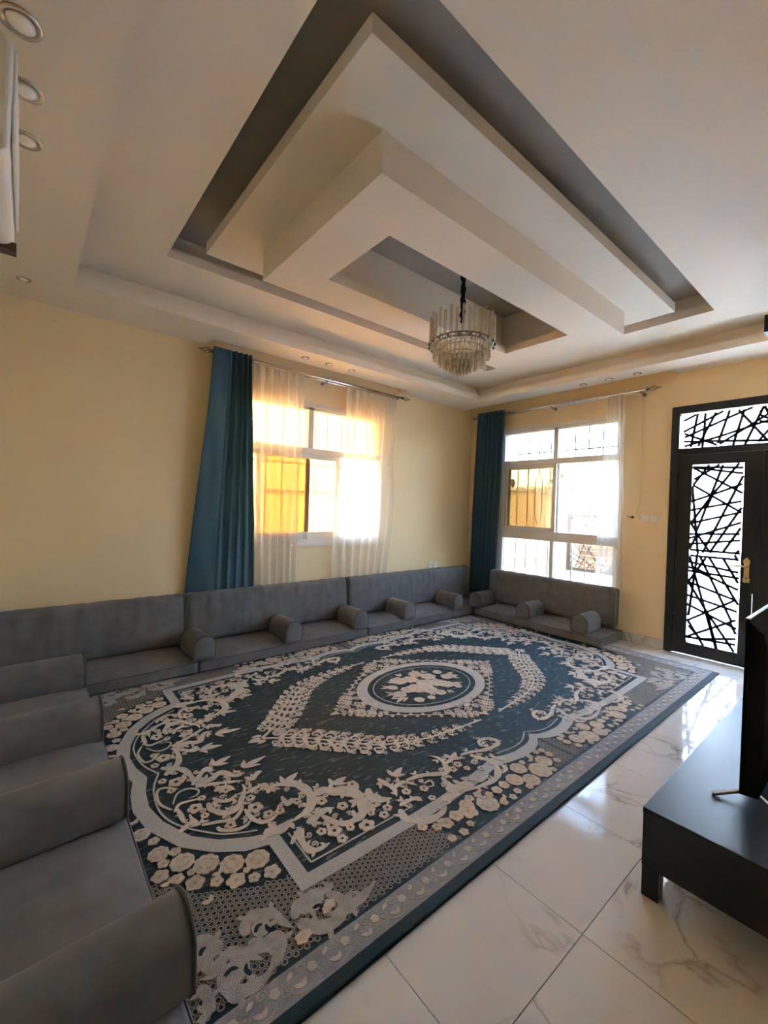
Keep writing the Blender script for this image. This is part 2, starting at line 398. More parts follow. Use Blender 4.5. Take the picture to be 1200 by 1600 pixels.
ceiling = tag(ceil.build('ceiling', 'ceiling_paint'), 'stepped gypsum ceiling with recessed coves', None, None, 'structure')
box(XL - 0.2, -7.7, 3.41, T, T, 3.62).build('roof_slab', 'slab_shade', ceiling)  # real slab; its dark colour stands in for shade above the coves
pk = MB()                                       # pocket linings, painted like the walls
pk.box(-4.09, -PK - 0.035, HC + 0.02, -1.555, -PK - 0.015, 3.3); pk.box(-4.09, -PK - 0.015, HC + 0.02, -4.07, 0, 3.3); pk.box(-1.575, -PK - 0.015, HC + 0.02, -1.555, 0, 3.3)
pk.box(-PK - 0.02, -2.805, HC + 0.02, -PK, -0.0, 3.3); pk.box(-PK, -2.805, HC + 0.02, 0, -2.785, 3.3)
pk.box(-4.07, -PK, 3.28, -1.575, 0, 3.3); pk.box(-PK, -2.785, 3.28, 0, 0, 3.3)
pk.build('curtain_pocket', 'wall_paint', ceiling)
c1 = MB(); ring(c1, grow(O1, 0.02), O1, HC, 3.077); ring(c1, grow(O1, 0.12), grow(O1, 0.10), HC + 0.02, 3.215); c1.build('outer_cove', 'ceiling_paint', ceiling)
c2 = MB(); ring(c2, grow(O1, 0.10), grow(O2, 0.02), 3.195, 3.215); c2.build('raised_tray', 'ceiling_paint', ceiling)
c3 = MB(); ring(c3, grow(O2, 0.02), O2, 3.195, 3.268); ring(c3, grow(O2, 0.12), grow(O2, 0.10), 3.215, 3.41); c3.build('inner_cove', 'ceiling_paint', ceiling)
c4 = MB(); ring(c4, P1, grow(R0, 0.12), 3.195, 3.270); c4.build('hanging_panel', 'ceiling_paint', ceiling)
c5 = MB(); B3 = (B2[0] + 0.02, B2[1] - 0.02, B2[2] + 0.02, B2[3] - 0.02); ring(c5, B3, grow(R0, 0.02), HC, HC + 0.02); ring(c5, B2, B3, HC, 3.195); c5.build('drop_box', 'ceiling_paint', ceiling)
c6 = MB(); ring(c6, grow(R0, 0.02), R0, HC, 3.07); ring(c6, grow(R0, 0.12), grow(R0, 0.10), HC + 0.02, 3.41); c6.build('chandelier_recess', 'ceiling_paint', ceiling)

# ------------------------------------------------------------------ window in the back wall
w1 = tag(empty('window_1'), 'white aluminium sliding window with bronze glass in the back wall', None, None, 'structure')
x0, x1, z0, z1 = W1
fr = MB().frame('x', x0 - 0.02, x1 + 0.02, z0 - 0.02, z1 + 0.02, -0.012, 0.0, 0.05)       # trim lapping on the wall
fr.frame('x', x0, x1, z0, z1, 0.0, 0.09, 0.06)
fr.box(x0, 0.0, 2.055, x1, 0.09, 2.125)
fr.box(-2.915, 0.0, 2.125, -2.845, 0.09, z1)
fr.build('window_frame', 'window_alu', w1, bevel=0.004)
box(x0 - 0.03, -0.03, z0 - 0.045, x1 + 0.03, 0.0, z0 - 0.018).build('window_sill', 'window_alu', w1, bevel=0.004)
for a, b in ((x0 + 0.06, -2.915), (-2.845, x1 - 0.06)):
    box(a, 0.043, 2.125, b, 0.049, z1 - 0.06).build('pane', 'glass_bronze', w1)
def sash(p, axis, a0, a1, b0, b1, d0, d1, gm, w=0.055):
    s = MB().frame(axis, a0, a1, b0, b1, d0, d1, w).build('sash', 'window_alu', p, bevel=0.003)
    dm = (d0 + d1) / 2
    if axis == 'x': g = box(a0 + w, dm - 0.003, b0 + w, a1 - w, dm + 0.003, b1 - w)
    else: g = box(dm - 0.003, a0 + w, b0 + w, dm + 0.003, a1 - w, b1 - w)
    g.build('pane', gm, s)
    return s
sash(w1, 'x', -3.91, -2.85, 1.10, 2.055, 0.05, 0.08, 'glass_bronze')
sash(w1, 'x', -3.52, -2.46, 1.10, 2.055, 0.012, 0.042, 'glass_bronze_pale')      # slid half open
box(-2.46, 0.084, 1.10, -1.89, 0.089, 2.055).build('pane', 'glass_dim_pale', w1)  # added pane over the open part, dims the wall outside
box(-2.905, -0.012, 1.06, -2.885, 0.004, 1.13).build('latch', 'white_plastic', w1, bevel=0.003)

# ------------------------------------------------------------------ window in the right wall
w2 = tag(empty('window_2'), 'tall white aluminium window with one bronze sash in the right wall', None, None, 'structure')
y0, y1, z0, z1 = W2
fr = MB().frame('y', y0 - 0.02, y1 + 0.02, z0 - 0.02, z1 + 0.03, -0.012, 0.0, 0.05)
fr.frame('y', y0, y1, z0, z1, 0.0, 0.09, 0.05)
fr.box(0.0, y0, 2.11, 0.09, y1, 2.185); fr.box(0.0, y0, 1.075, 0.09, y1, 1.20)
fr.box(0.0, -1.445, 2.185, 0.09, -1.385, z1); fr.box(0.0, -1.425, z0, 0.09, -1.375, 1.075)
fr.build('window_frame', 'window_alu', w2, bevel=0.004)
sash(w2, 'y', -1.43, y1 - 0.05, 1.20, 2.11, 0.012, 0.042, 'glass_bronze', 0.05)
sash(w2, 'y', -1.46, y1 - 0.07, 1.20, 2.11, 0.05, 0.08, 'glass_dim', 0.05)
box(0.043, y0 + 0.05, 1.20, 0.049, -1.462, 2.11).build('pane', 'glass_dim_pale', w2)  # added pane in the open section, dims the sky and yard
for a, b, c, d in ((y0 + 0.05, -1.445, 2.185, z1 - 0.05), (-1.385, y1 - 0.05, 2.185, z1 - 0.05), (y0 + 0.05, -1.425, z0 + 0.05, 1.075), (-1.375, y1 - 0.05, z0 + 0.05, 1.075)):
    box(0.043, a, c, 0.049, b, d).build('pane', 'glass_dim', w2)

# ------------------------------------------------------------------ iron grilles outside the windows
def grille(name, axis, a0, a1, z0, z1, d, label, xs_, lances, rails):
    g = tag(empty(name), label, 'window grille')
    def P(a, z): return (a, d, z) if axis == 'x' else (d, a, z)
    for z in rails: MB().bar(P(a0, z), P(a1, z), 0.012, 0.016).build('rail', 'bar_white', g)
    for a in xs_: MB().bar(P(a, z0), P(a, z1), 0.013, 0.013).build('bar', 'bar_white', g)
    for a, za, zb in lances:
        h = 0.055
        pts = [P(a, z0), P(a, za), P(a - h, za + 0.09), P(a - h, zb - 0.09), P(a, zb), P(a + h, zb - 0.09), P(a + h, za + 0.09), P(a, za)]
        MB().tube(pts, 0.0075, 6).build('lancet', 'bar_white', g)
        MB().bar(P(a, zb), P(a, z1), 0.013, 0.013).build('bar', 'bar_white', g)
    return rebase(g, P((a0 + a1) / 2, z0))
grille('window_grille', 'x', W1[0], W1[1], W1[2], W1[3], 0.17, 'white iron bars with pointed loops outside the sliding window', [-3.75, -3.35, -3.15, -2.95, -2.73, -2.35, -2.15, -1.95], [(-3.55, 1.15, 1.85), (-2.56, 1.15, 1.85), (-2.25, 1.15, 1.85)], [1.10, 1.95])
grille('window_grille', 'y', W2[0], W2[1], W2[2], W2[3], 0.17, 'white iron bars with pointed loops outside the tall window', [-0.75, -0.92, -1.26, -1.60, -1.96, -2.13], [(-1.09, 1.30, 2.0), (-1.78, 1.30, 2.06)], [0.55, 1.14, 2.30])

# ------------------------------------------------------------------ black steel door with cut lattice
L1 = [(-2.958,1.987),(-3.375,1.963),(-2.967,1.983),(-3.375,1.906),(-2.967,1.976),(-3.376,1.712),(-2.971,1.858),(-3.184,2.004),(-2.967,1.798),(-3.098,2.006),(-2.964,1.798),(-3.372,1.52),(-3.213,2.0),(-3.011,1.314),(-3.342,2.011),(-3.13,1.69),(-2.953,1.625),(-3.13,1.696),(-3.13,1.696),(-3.373,1.803),(-2.953,1.534),(-3.371,1.633),(-2.946,1.392),(-3.375,1.526),(-2.949,1.236),(-3.375,1.423),(-2.947,1.28),(-3.369,1.309),(-2.951,1.175),(-3.371,1.246),(-2.961,1.115),(-3.375,1.117),(-2.959,1.784),(-3.03,1.075),(-3.375,1.884),(-3.069,1.092),(-3.373,1.57),(-3.128,1.098),(-3.372,1.369),(-3.234,1.106),(-3.13,1.69),(-2.963,1.406),(-2.96,1.399),(-3.018,1.281),(-3.018,1.281),(-3.128,1.111),(-3.018,1.288),(-2.955,1.121),(-3.369,1.148),(-3.331,1.106),(-3.133,1.69),(-3.091,1.571)]
L2 = [(-2.963,1.054),(-3.348,1.054),(-2.948,0.988),(-3.367,0.927),(-2.95,0.934),(-3.002,0.917),(-2.949,0.893),(-3.373,0.871),(-3.036,0.895),(-3.372,0.754),(-2.953,0.775),(-3.361,0.648),(-2.949,0.635),(-3.369,0.539),(-2.949,0.539),(-3.37,0.368),(-2.955,0.363),(-3.356,0.653),(-2.952,0.189),(-3.362,0.455),(-2.952,0.189),(-3.365,0.211),(-3.082,0.198),(-3.368,0.269),(-2.958,1.047),(-3.214,0.131),(-3.048,1.057),(-3.328,0.437),(-3.124,1.058),(-3.377,0.607),(-3.241,1.058),(-3.37,0.82),(-3.098,1.042),(-2.956,0.775),(-3.025,1.074),(-2.968,0.417),(-2.956,0.775),(-3.127,0.485),(-3.127,0.485),(-3.219,0.133),(-3.127,0.485),(-3.357,0.139),(-2.963,0.369),(-3.106,0.135),(-2.968,0.315),(-3.082,0.198),(-3.318,0.422),(-3.367,0.313),(-3.331,1.1),(-3.363,1.04),(-3.036,0.915),(-3.147,0.864)]
L3 = [(-2.855,2.484),(-2.968,2.54),(-2.859,2.368),(-3.197,2.543),(-2.868,2.307),(-3.35,2.517),(-3.35,2.517),(-3.428,2.544),(-2.982,2.547),(-2.929,2.199),(-3.047,2.545),(-3.043,2.364),(-3.043,2.364),(-3.032,2.191),(-3.138,2.54),(-2.993,2.202),(-3.249,2.544),(-3.162,2.22),(-3.365,2.538),(-3.286,2.193),(-3.51,2.546),(-3.379,2.192),(-3.318,2.537),(-3.544,2.215),(-2.867,2.35),(-3.156,2.204),(-2.862,2.265),(-3.55,2.215),(-2.871,2.213),(-3.18,2.291),(-3.18,2.291),(-3.544,2.404),(-3.176,2.211),(-3.542,2.465),(-3.516,2.537),(-3.541,2.488)]
d1 = tag(empty('door_1'), 'black steel double door with white glass behind a crisscross lattice', None, None, 'structure')
dy0, dy1, dz0, dz1 = DR
fm = MB()
fm.box(-0.02, dy1 - 0.075, 0, 0.10, dy1, dz1); fm.box(-0.02, dy0, 0, 0.10, dy0 + 0.075, dz1)
fm.box(-0.02, dy0 + 0.075, 2.56, 0.10, dy1 - 0.075, dz1); fm.box(-0.02, dy0 + 0.075, 2.12, 0.10, dy1 - 0.075, 2.19)
fm.build('door_frame', 'black_paint', d1, bevel=0.003)
box(0.03, dy0 + 0.075, 2.19, 0.036, dy1 - 0.075, 2.56).build('transom_glass', 'glass_frosted', d1)
def lattice(parent, pairs, mir=None, w=0.0235):
    for i in range(0, len(pairs), 2):
        (ya, za), (yb, zb) = pairs[i], pairs[i + 1]
        if mir is not None: ya, yb = 2 * mir - ya, 2 * mir - yb
        MB().bar((0.014, ya, za), (0.014, yb, zb), w, 0.016, (1, 0, 0)).build('lattice_bar', 'black_paint', parent)
lattice(d1, L3); lattice(d1, L3, -3.5125)
def leaf(mir, ex=0.0):
    fy = (lambda y: y) if mir is None else (lambda y: 2 * mir - y)
    lf = MB()
    gy0, gy1, gz0, gz1 = -3.385 + ex, -2.955 + ex * 0.3, 0.135, 2.012
    ya, yb = -3.4795, -2.83
    lf.box(-0.008, fy(ya), 0.008, 0.05, fy(gy0), 2.118); lf.box(-0.008, fy(gy1), 0.008, 0.05, fy(yb), 2.118)
    lf.box(-0.008, fy(gy0), 0.008, 0.05, fy(gy1), gz0); lf.box(-0.008, fy(gy0), gz1, 0.05, fy(gy1), 2.118)
    o = lf.build('door_leaf', 'black_paint', d1, bevel=0.002)
    box(0.028, fy(gy0), gz0, 0.034, fy(gy1), gz1).build('glass', 'glass_frosted', o)
    lattice(o, [(min(a, gy1 + 0.01) if a < gy0 + 9 else a, b) if ex == 0 else (max(gy0 - 0.01, a), b) for a, b in L1 + L2], mir)
    return o
lf1 = leaf(None); lf2 = leaf(-3.4825, 0.07)
box(-0.016, -3.53, 0.74, -0.008, -3.462, 2.118).build('meeting_strip', 'black_paint', lf2); box(-0.016, -3.53, 0.008, -0.008, -3.462, 0.40).build('meeting_strip', 'black_paint', lf2)
for z in (1.90, 1.44, 0.35):
    MB().tube([(-0.022, -2.832, z - 0.05), (-0.022, -2.832, z + 0.05)], 0.011, 10).build('hinge', 'black_paint', d1, smooth=True)
hp = MB()
prof = [(-0.022, -0.115), (-0.028, -0.10), (-0.026, -0.075), (-0.02, -0.06), (-0.02, 0.06), (-0.026, 0.08), (-0.026, 0.10), (-0.014, 0.118), (0, 0.13)]
prof = prof + [(-a, b) for a, b in prof[-2::-1]]
hp.v = [(-0.016, -3.433 + a, 0.955 + b) for a, b in prof] + [(-0.008, -3.433 + a, 0.955 + b) for a, b in prof]
k = len(prof); hp.f = [tuple(range(k)), tuple(range(2 * k - 1, k - 1, -1))] + [(i, k + i, k + (i + 1) % k, (i + 1) % k) for i in range(k)]
hd = hp.build('handle', 'brass', lf1)
lv = MB().tube(catmull([(-0.016, -3.433, 1.0), (-0.05, -3.433, 1.0), (-0.06, -3.42, 1.0), (-0.06, -3.38, 1.0), (-0.058, -3.34, 0.995), (-0.056, -3.31, 1.003)], 4), 0.008, 8)
lv.lathe([(0.014, -0.034), (0.014, -0.016)], (0, -3.433, 1.0), 12, 'x').build('lever', 'brass', lf1, smooth=True)
MB().lathe([(0.008, -0.022), (0.008, -0.016)], (0, -3.433, 0.885), 10, 'x').build('lock_cylinder', 'steel_dark', lf1)
MB().lathe([(0.006, -0.012), (0.006, -0.008)], (0, -3.476, 0.98), 8, 'x').build('latch_screw', 'chrome', lf2)

# ================================================================== OUTSIDE
tag(box(-30, -30, -0.30, 30, 30, -0.13).build('ground', 'paving'), 'pale paved yard outside the house', None, None, 'structure')
cw = tag(empty('courtyard_wall'), 'cream rendered boundary wall facing the sliding window', 'wall')
box(-14, 2.75, -0.13, 1.0, 2.95, 4.2).build('wall_face', 'outside_cream', cw)
box(-14, 2.70, 1.72, 1.0, 2.75, 1.80).build('ledge', 'outside_cream', cw)
box(-14, 2.69, 4.2, 1.0, 3.0, 4.32).build('coping', 'outside_cream', cw)
rebase(cw, (-6.5, 2.85, -0.13))
c2w = tag(empty('courtyard_wall'), 'lower cream yard wall running away beyond the tall window', 'wall')
box(1.2, 1.28, -0.13, 6.3, 1.46, 1.92).build('wall_face', 'outside_cream', c2w)
box(1.16, 1.25, 1.92, 6.34, 1.49, 1.99).build('coping', 'outside_white', c2w)
for xx in (1.5, 2.2, 2.9, 3.6, 4.3, 5.0, 5.7): box(xx, 1.272, 0.05, xx + 0.012, 1.28, 1.75).build('joint_strip', 'outside_white', c2w)
rebase(c2w, (3.7, 1.37, -0.13))
for i, xx in enumerate((3.2, 5.2)):
    wl = tag(empty('wall_lamp'), ('nearer' if i == 0 else 'farther') + ' small dark lantern on top of the yard wall', 'lantern', 'lanterns on the yard wall')
    box(xx - 0.03, 1.34, 1.99, xx + 0.03, 1.40, 2.03).build('base', 'gate_iron', wl)
    MB().lathe([(0.05, 2.03), (0.07, 2.08), (0.06, 2.15), (0.02, 2.19)], (xx, 1.37, 0), 8).build('lantern_head', 'gate_iron', wl)
    rebase(wl, (xx, 1.37, 1.99))

# gate with lattice, striped stone wall behind
gt = tag(empty('yard_gate'), 'dark iron yard gate with diagonal lattice seen through the tall window', 'gate')
GX, ga, gb, gz = 5.6, -3.2, 1.24, 1.42
MB().frame('y', ga, gb, -0.05, gz, GX - 0.03, GX + 0.03, 0.08).build('gate_frame', 'gate_iron', gt)
box(GX - 0.03, -0.98, 0.03, GX + 0.03, -0.92, gz - 0.08).build('gate_stile', 'gate_iron', gt)
random.seed(5)
for i in range(34):
    ya = ga + 0.1 + random.random() * (gb - ga - 0.2); an = random.choice((-1, 1)) * random.uniform(0.5, 1.25)
    za, zb = 0.05, gz - 0.05
    dy = (zb - za) / math.tan(abs(an)) * (1 if an > 0 else -1)
    yb = ya + dy
    t = 1.0
    if yb > gb - 0.05: t = (gb - 0.05 - ya) / dy
    if yb < ga + 0.05: t = (ga + 0.05 - ya) / dy
    MB().bar((GX, ya, za), (GX, ya + dy * t, za + (zb - za) * t), 0.02, 0.022, (1, 0, 0)).build('lattice_bar', 'gate_iron', gt)
rebase(gt, (GX, (ga + gb) / 2, -0.05))
sw = tag(empty('stone_wall'), 'brown and cream striped stone wall behind the yard gate', 'wall')
zz = -0.13
for i in range(14):
    hh = 0.085 if i % 2 == 0 else 0.035
    box(GX + 0.9, -4.2, zz, GX + 1.15 - (0.0 if i % 2 == 0 else 0.02), 2.0, zz + hh).build('stone_course', 'stone_brown' if i % 2 == 0 else 'stone_cream', sw); zz += hh + 0.012
rebase(sw, (GX + 1.0, -1.1, -0.13))
hb = tag(empty('clipped_hedge'), 'strip of green hedge showing above the yard gate', 'hedge')
hm = MB(); random.seed(3)
for i in range(900):
    c = Vector((GX + 2.2 + random.uniform(0, 0.6), random.uniform(-4, 2.2), random.uniform(0.4, 1.68))); a = Vector((random.uniform(-1, 1), random.uniform(-1, 1), random.uniform(-1, 1))).normalized() * 0.06; b = a.orthogonal().normalized() * 0.045
    hm.add([c - a, c + b, c + a, c - b], [(0, 1, 2, 3)])
tag(hm.build('foliage', 'leaf_green', hb), kind='stuff')
box(GX + 2.4, -4, -0.13, GX + 2.6, 2.2, 1.5).build('hedge_core', 'leaf_green', hb)
rebase(hb, (GX + 2.5, -0.9, -0.13))
nb = tag(empty('neighbour_house'), 'long white building beyond the gate and hedge', 'building')
box(14, -9, -0.13, 18, 9, 2.55).build('wall_face', 'outside_white', nb)
box(13.9, -9.1, 2.55, 18.1, 9.1, 2.68).build('parapet', 'outside_white', nb)
rebase(nb, (16, 0, -0.13))
def sprig(x, y, z, h, n, label, cat='plant', grp=None):
    p = tag(empty('yard_plant', (x, y, z)), label, cat, grp)
    MB().tube([(0, 0, 0), (0.01, 0.01, h * 0.6), (0, 0.02, h)], [0.014, 0.01, 0.006], 6).build('stem', 'stem_brown', p)
    lm = MB(); rnd = random.Random(int(abs(x * 100) + n))
    for i in range(n):
        a = rnd.uniform(0, 2 * PI); r = rnd.uniform(0.12, 0.26); zz_ = h * rnd.uniform(0.75, 1.05)
        d = Vector((math.cos(a), math.sin(a), rnd.uniform(-0.3, 0.3))); s = Vector((-d.y, d.x, 0)).normalized() * 0.028
        c = Vector((0, 0.01, zz_)); 
        lm.add([c, c + d * r * 0.5 + s, c + d * r, c + d * r * 0.5 - s], [(0, 1, 2, 3)])
    tag(lm.build('leaves', 'leaf_green', p), kind='stuff')
sprig(2.4, 0.95, -0.13, 0.95, 16, 'taller leafy potted sapling against the yard wall')
sprig(3.1, 1.0, -0.13, 0.60, 14, 'lower leafy sapling beside the taller one')
tr = tag(empty('palm_tree', (11.5, 4.6, -0.13)), 'palm crown rising behind the white building', 'tree')
MB().tube([(0, 0, 0), (0.1, 0, 1.6), (0.05, 0.1, 3.0)], [0.16, 0.13, 0.10], 8).build('trunk', 'stem_brown', tr)
fm_ = MB(); rnd = random.Random(4)
for i in range(26):
    a = 2 * PI * i / 26 + rnd.uniform(-0.1, 0.1); e = rnd.uniform(-0.1, 0.9); c = Vector((0.05, 0.1, 3.0)); pr_ = None
    for kx in range(6):
        t = kx / 5; q = c + Vector((math.cos(a) * t * 0.9, math.sin(a) * t * 0.9, math.sin(e) * t * 0.9 - t * t * 0.55)); s = Vector((-math.sin(a), math.cos(a), 0)) * 0.07 * (1 - t * 0.8)
        cur = (q - s, q + s)
        if pr_: fm_.add([pr_[0], pr_[1], cur[1], cur[0]], [(0, 1, 2, 3)])
        pr_ = cur
tag(fm_.build('fronds', 'leaf_green', tr), kind='stuff')
# ================================================================== RUG
RX, RY = -2.84, -1.875; RU, RV = 2.45, 1.455; RZ = 0.011
ACANTHUS = [([(1.972,0.043),(1.933,0.011),(1.884,0.04),(1.863,0.142),(1.876,0.215)],0.033),([(1.882,0.21),(1.837,0.162),(1.788,0.112),(1.756,0.118),(1.783,0.151)],0.028),([(1.869,0.219),(1.788,0.216),(1.729,0.192),(1.678,0.265),(1.626,0.266)],0.037),([(1.873,0.233),(1.787,0.266),(1.717,0.302),(1.656,0.332)],0.023),([(1.643,0.309),(1.614,0.347),(1.572,0.31),(1.548,0.319)],0.028),([(1.948,0.199),(1.99,0.152),(2.026,0.148),(2.043,0.195),(2.044,0.266),(2.016,0.328),(2.005,0.337)],0.014),([(1.996,0.302),(1.957,0.231),(1.902,0.226),(1.868,0.268),(1.885,0.3),(1.923,0.301)],0.01),([(2.004,0.364),(1.972,0.321),(1.929,0.325),(1.859,0.342)],0.016),([(1.987,0.351),(1.986,0.43),(1.988,0.461)],0.022),([(2.02,0.508),(1.989,0.491),(1.958,0.477),(1.941,0.515),(1.952,0.457),(1.952,0.418)],0.027),([(1.929,0.524),(1.866,0.547),(1.801,0.572),(1.748,0.533),(1.73,0.506)],0.02),([(1.86,0.392),(1.862,0.446),(1.834,0.495),(1.798,0.522),(1.752,0.502),(1.723,0.468),(1.678,0.396),(1.676,0.35)],0.033),([(1.876,0.577),(1.871,0.605),(1.821,0.643),(1.77,0.646),(1.737,0.621)],0.02),([(1.603,0.499),(1.562,0.468),(1.505,0.48),(1.465,0.526)],0.027),([(1.686,0.437),(1.639,0.426),(1.587,0.426),(1.582,0.453),(1.615,0.468)],0.025),([(1.736,0.542),(1.732,0.625),(1.705,0.671),(1.661,0.679),(1.619,0.658)],0.024),([(1.724,0.73),(1.696,0.752),(1.653,0.76),(1.585,0.737)],0.054),([(1.808,0.328),(1.772,0.317),(1.738,0.335),(1.721,0.379)],0.027),([(1.83,0.371),(1.807,0.418),(1.766,0.435),(1.724,0.408)],0.024),([(1.515,0.48),(1.472,0.505),(1.438,0.562),(1.436,0.641),(1.46,0.697),(1.495,0.727),(1.546,0.741),(1.601,0.751)],0.049),([(1.557,0.565),(1.558,0.636),(1.518,0.609)],0.025),([(1.417,0.656),(1.366,0.649),(1.327,0.694),(1.271,0.713),(1.25,0.783),(1.267,0.859),(1.312,0.907),(1.367,0.917),(1.414,0.894)],0.061),([(1.548,0.804),(1.509,0.796),(1.446,0.778),(1.391,0.792)],0.038),([(1.468,0.801),(1.443,0.872),(1.408,0.911),(1.367,0.93)],0.033),([(1.579,0.817),(1.613,0.862),(1.616,0.938),(1.584,0.963),(1.527,0.962)],0.034),([(1.662,0.869),(1.606,0.821),(1.58,0.804)],0.021),([(1.175,0.778),(1.207,0.846),(1.176,0.884),(1.124,0.909)],0.044),([(1.086,0.747),(1.077,0.804),(1.069,0.859),(1.096,0.915)],0.031),([(1.069,0.859),(0.994,0.85),(0.951,0.916)],0.026),([(0.971,0.851),(0.88,0.868),(0.806,0.906),(0.746,0.934),(0.697,0.878),(0.68,0.813),(0.708,0.762)],0.033),([(0.697,0.878),(0.605,0.87),(0.551,0.91)],0.023),([(1.13,0.977),(1.082,0.971),(1.021,0.988),(1.018,1.02)],0.026),([(1.145,0.994),(1.164,1.06),(1.099,1.123),(1.014,1.135),(0.948,1.116)],0.043),([(0.858,1.035),(0.814,1.052),(0.74,1.076),(0.733,1.113)],0.064),([(1.267,0.872),(1.236,0.896),(1.194,0.907)],0.029),([(0.914,0.927),(0.868,0.929),(0.883,0.967),(0.919,0.956)],0.011),([(0.799,0.947),(0.815,1.019),(0.793,1.044)],0.025),([(0.932,1.07),(0.875,1.083),(0.817,1.097)],0.041),([(0.549,0.871),(0.473,0.889),(0.401,0.922),(0.33,0.935),(0.257,0.927),(0.243,0.895),(0.275,0.849),(0.342,0.842),(0.369,0.886),(0.324,0.898)],0.031),([(0.505,0.903),(0.48,0.96),(0.455,1.016),(0.476,1.073),(0.542,1.125),(0.615,1.134),(0.719,1.116),(0.81,1.092)],0.037),([(0.455,1.016),(0.437,1.066),(0.446,1.112),(0.489,1.132)],0.028),([(0.398,0.964),(0.408,1.014),(0.384,1.07)],0.022),([(0.724,1.019),(0.685,1.049),(0.65,1.092),(0.567,1.089)],0.03)]
BLOSSOMS = [(1.994,0.085,0.022),(1.94,0.134,0.039),(1.92,0.395,0.036),(1.977,0.192,0.021),(1.873,0.339,0.021),(1.759,0.35,0.026),(1.827,0.602,0.027),(1.899,0.471,0.02),(1.693,0.562,0.039),(1.684,0.483,0.025),(1.66,0.641,0.028),(1.609,0.653,0.024),(1.513,0.642,0.025),(1.222,0.702,0.031),(1.354,0.806,0.029),(1.416,0.716,0.029),(1.473,0.917,0.036),(1.521,0.886,0.024),(1.335,0.98,0.039),(1.231,0.976,0.026),(1.187,0.948,0.025),(1.033,0.918,0.026),(0.962,1.032,0.021),(0.942,0.955,0.026),(1.471,0.977,0.026),(1.405,0.945,0.021),(0.638,0.923,0.027),(0.695,0.936,0.026),(1.273,0.93,0.02),(0.559,1.027,0.022),(0.544,0.967,0.023),(0.624,0.978,0.02)]
CORNER = [([(2.112,1.043),(2.079,1.062),(2.062,1.1),(2.078,1.118),(2.106,1.119),(2.099,1.154),(2.091,1.187),(2.132,1.176)],0.042),([(2.077,1.198),(2.065,1.163),(2.033,1.154),(2.0,1.173),(1.976,1.21),(1.957,1.237)],0.037),([(2.077,1.198),(2.074,1.243),(2.06,1.279),(2.028,1.29),(1.983,1.294),(1.937,1.281)],0.045),([(1.964,1.133),(1.96,1.097),(1.925,1.077),(1.891,1.089),(1.86,1.12),(1.848,1.165),(1.829,1.206)],0.04),([(1.962,1.154),(1.953,1.192),(1.922,1.204),(1.889,1.192),(1.895,1.238),(1.925,1.267),(1.957,1.282)],0.044),([(2.142,1.194),(2.13,1.224),(2.131,1.257),(2.148,1.282),(2.172,1.281)],0.033),([(1.812,1.178),(1.772,1.136),(1.718,1.135),(1.659,1.146),(1.625,1.138)],0.04),([(1.803,1.194),(1.788,1.226),(1.757,1.26),(1.703,1.273),(1.663,1.253),(1.616,1.226),(1.582,1.206)],0.047),([(1.669,1.162),(1.641,1.206),(1.646,1.256),(1.601,1.259),(1.543,1.249),(1.488,1.232)],0.04),([(1.77,1.18),(1.746,1.168),(1.723,1.175)],0.039),([(1.641,1.249),(1.62,1.286)],0.025)]
CORNER_FL = [(1.683,1.206,0.029),(1.705,1.22,0.02),(1.824,1.254,0.03),(1.803,1.252,0.021)]
ROSES = [(2.119,0.581,0.042),(2.053,0.683,0.048),(1.979,0.75,0.051),(1.898,0.813,0.049),(1.807,0.853,0.05),(2.155,0.422,0.04),(0.388,1.156,0.049),(0.494,1.202,0.05),(0.418,1.259,0.05),(0.3,1.24,0.067),(0.202,1.206,0.051),(0.768,1.229,0.059),(0.861,1.172,0.039)]
ROSE_FL = [(1.787,0.947,0.035),(1.853,0.929,0.025),(1.914,0.899,0.038),(1.974,0.858,0.026),(2.041,0.814,0.037),(2.089,0.755,0.026),(2.139,0.702,0.034),(2.115,0.645,0.024),(2.119,0.495,0.025),(2.062,0.61,0.025),(2.039,0.756,0.017),(1.864,0.878,0.015),(0.112,1.188,0.027),(0.131,1.251,0.024),(0.578,1.193,0.032),(0.646,1.195,0.03),(0.707,1.192,0.023),(0.756,1.155,0.023),(0.81,1.149,0.025),(0.563,1.265,0.023),(0.622,1.278,0.022),(0.479,1.283,0.023),(0.156,1.126,0.023),(0.229,1.13,0.022),(0.319,1.137,0.02),(0.112,1.139,0.023),(0.693,1.273,0.024),(0.232,1.283,0.021),(1.14,1.142,0.026),(1.087,1.183,0.025),(1.033,1.193,0.036),(0.961,1.189,0.037),(1.01,1.279,0.024),(1.082,1.271,0.022),(0.813,1.146,0.024),(0.889,1.203,0.051),(0.947,1.265,0.02)]
BOUQUET = [(-0.128,-0.159,0.069),(-0.024,-0.123,0.064),(0.086,-0.183,0.059),(0.147,-0.079,0.065),(0.286,-0.104,0.04),(0.276,0.013,0.052),(0.024,0.007,0.075),(0.118,0.055,0.069),(0.157,0.12,0.062),(-0.109,0.037,0.079),(-0.04,0.104,0.072),(-0.187,0.015,0.054),(-0.291,0.041,0.053),(-0.257,-0.087,0.042),(-0.003,0.2,0.048),(-0.232,0.197,0.04),(-0.129,0.224,0.032),(0.218,0.164,0.037),(0.204,0.209,0.031)]
BOUQ_LEAF = [(-0.325,-0.119,0.03),(-0.215,-0.184,0.031),(-0.054,-0.263,0.033),(0.123,-0.241,0.033),(0.189,-0.194,0.033),(0.373,-0.021,0.033),(0.353,0.048,0.033),(0.273,0.166,0.031),(0.086,0.247,0.03),(-0.071,0.2,0.029),(-0.333,0.139,0.028),(-0.378,0.121,0.028),(-0.364,0.053,0.029),(-0.366,0.003,0.029)]

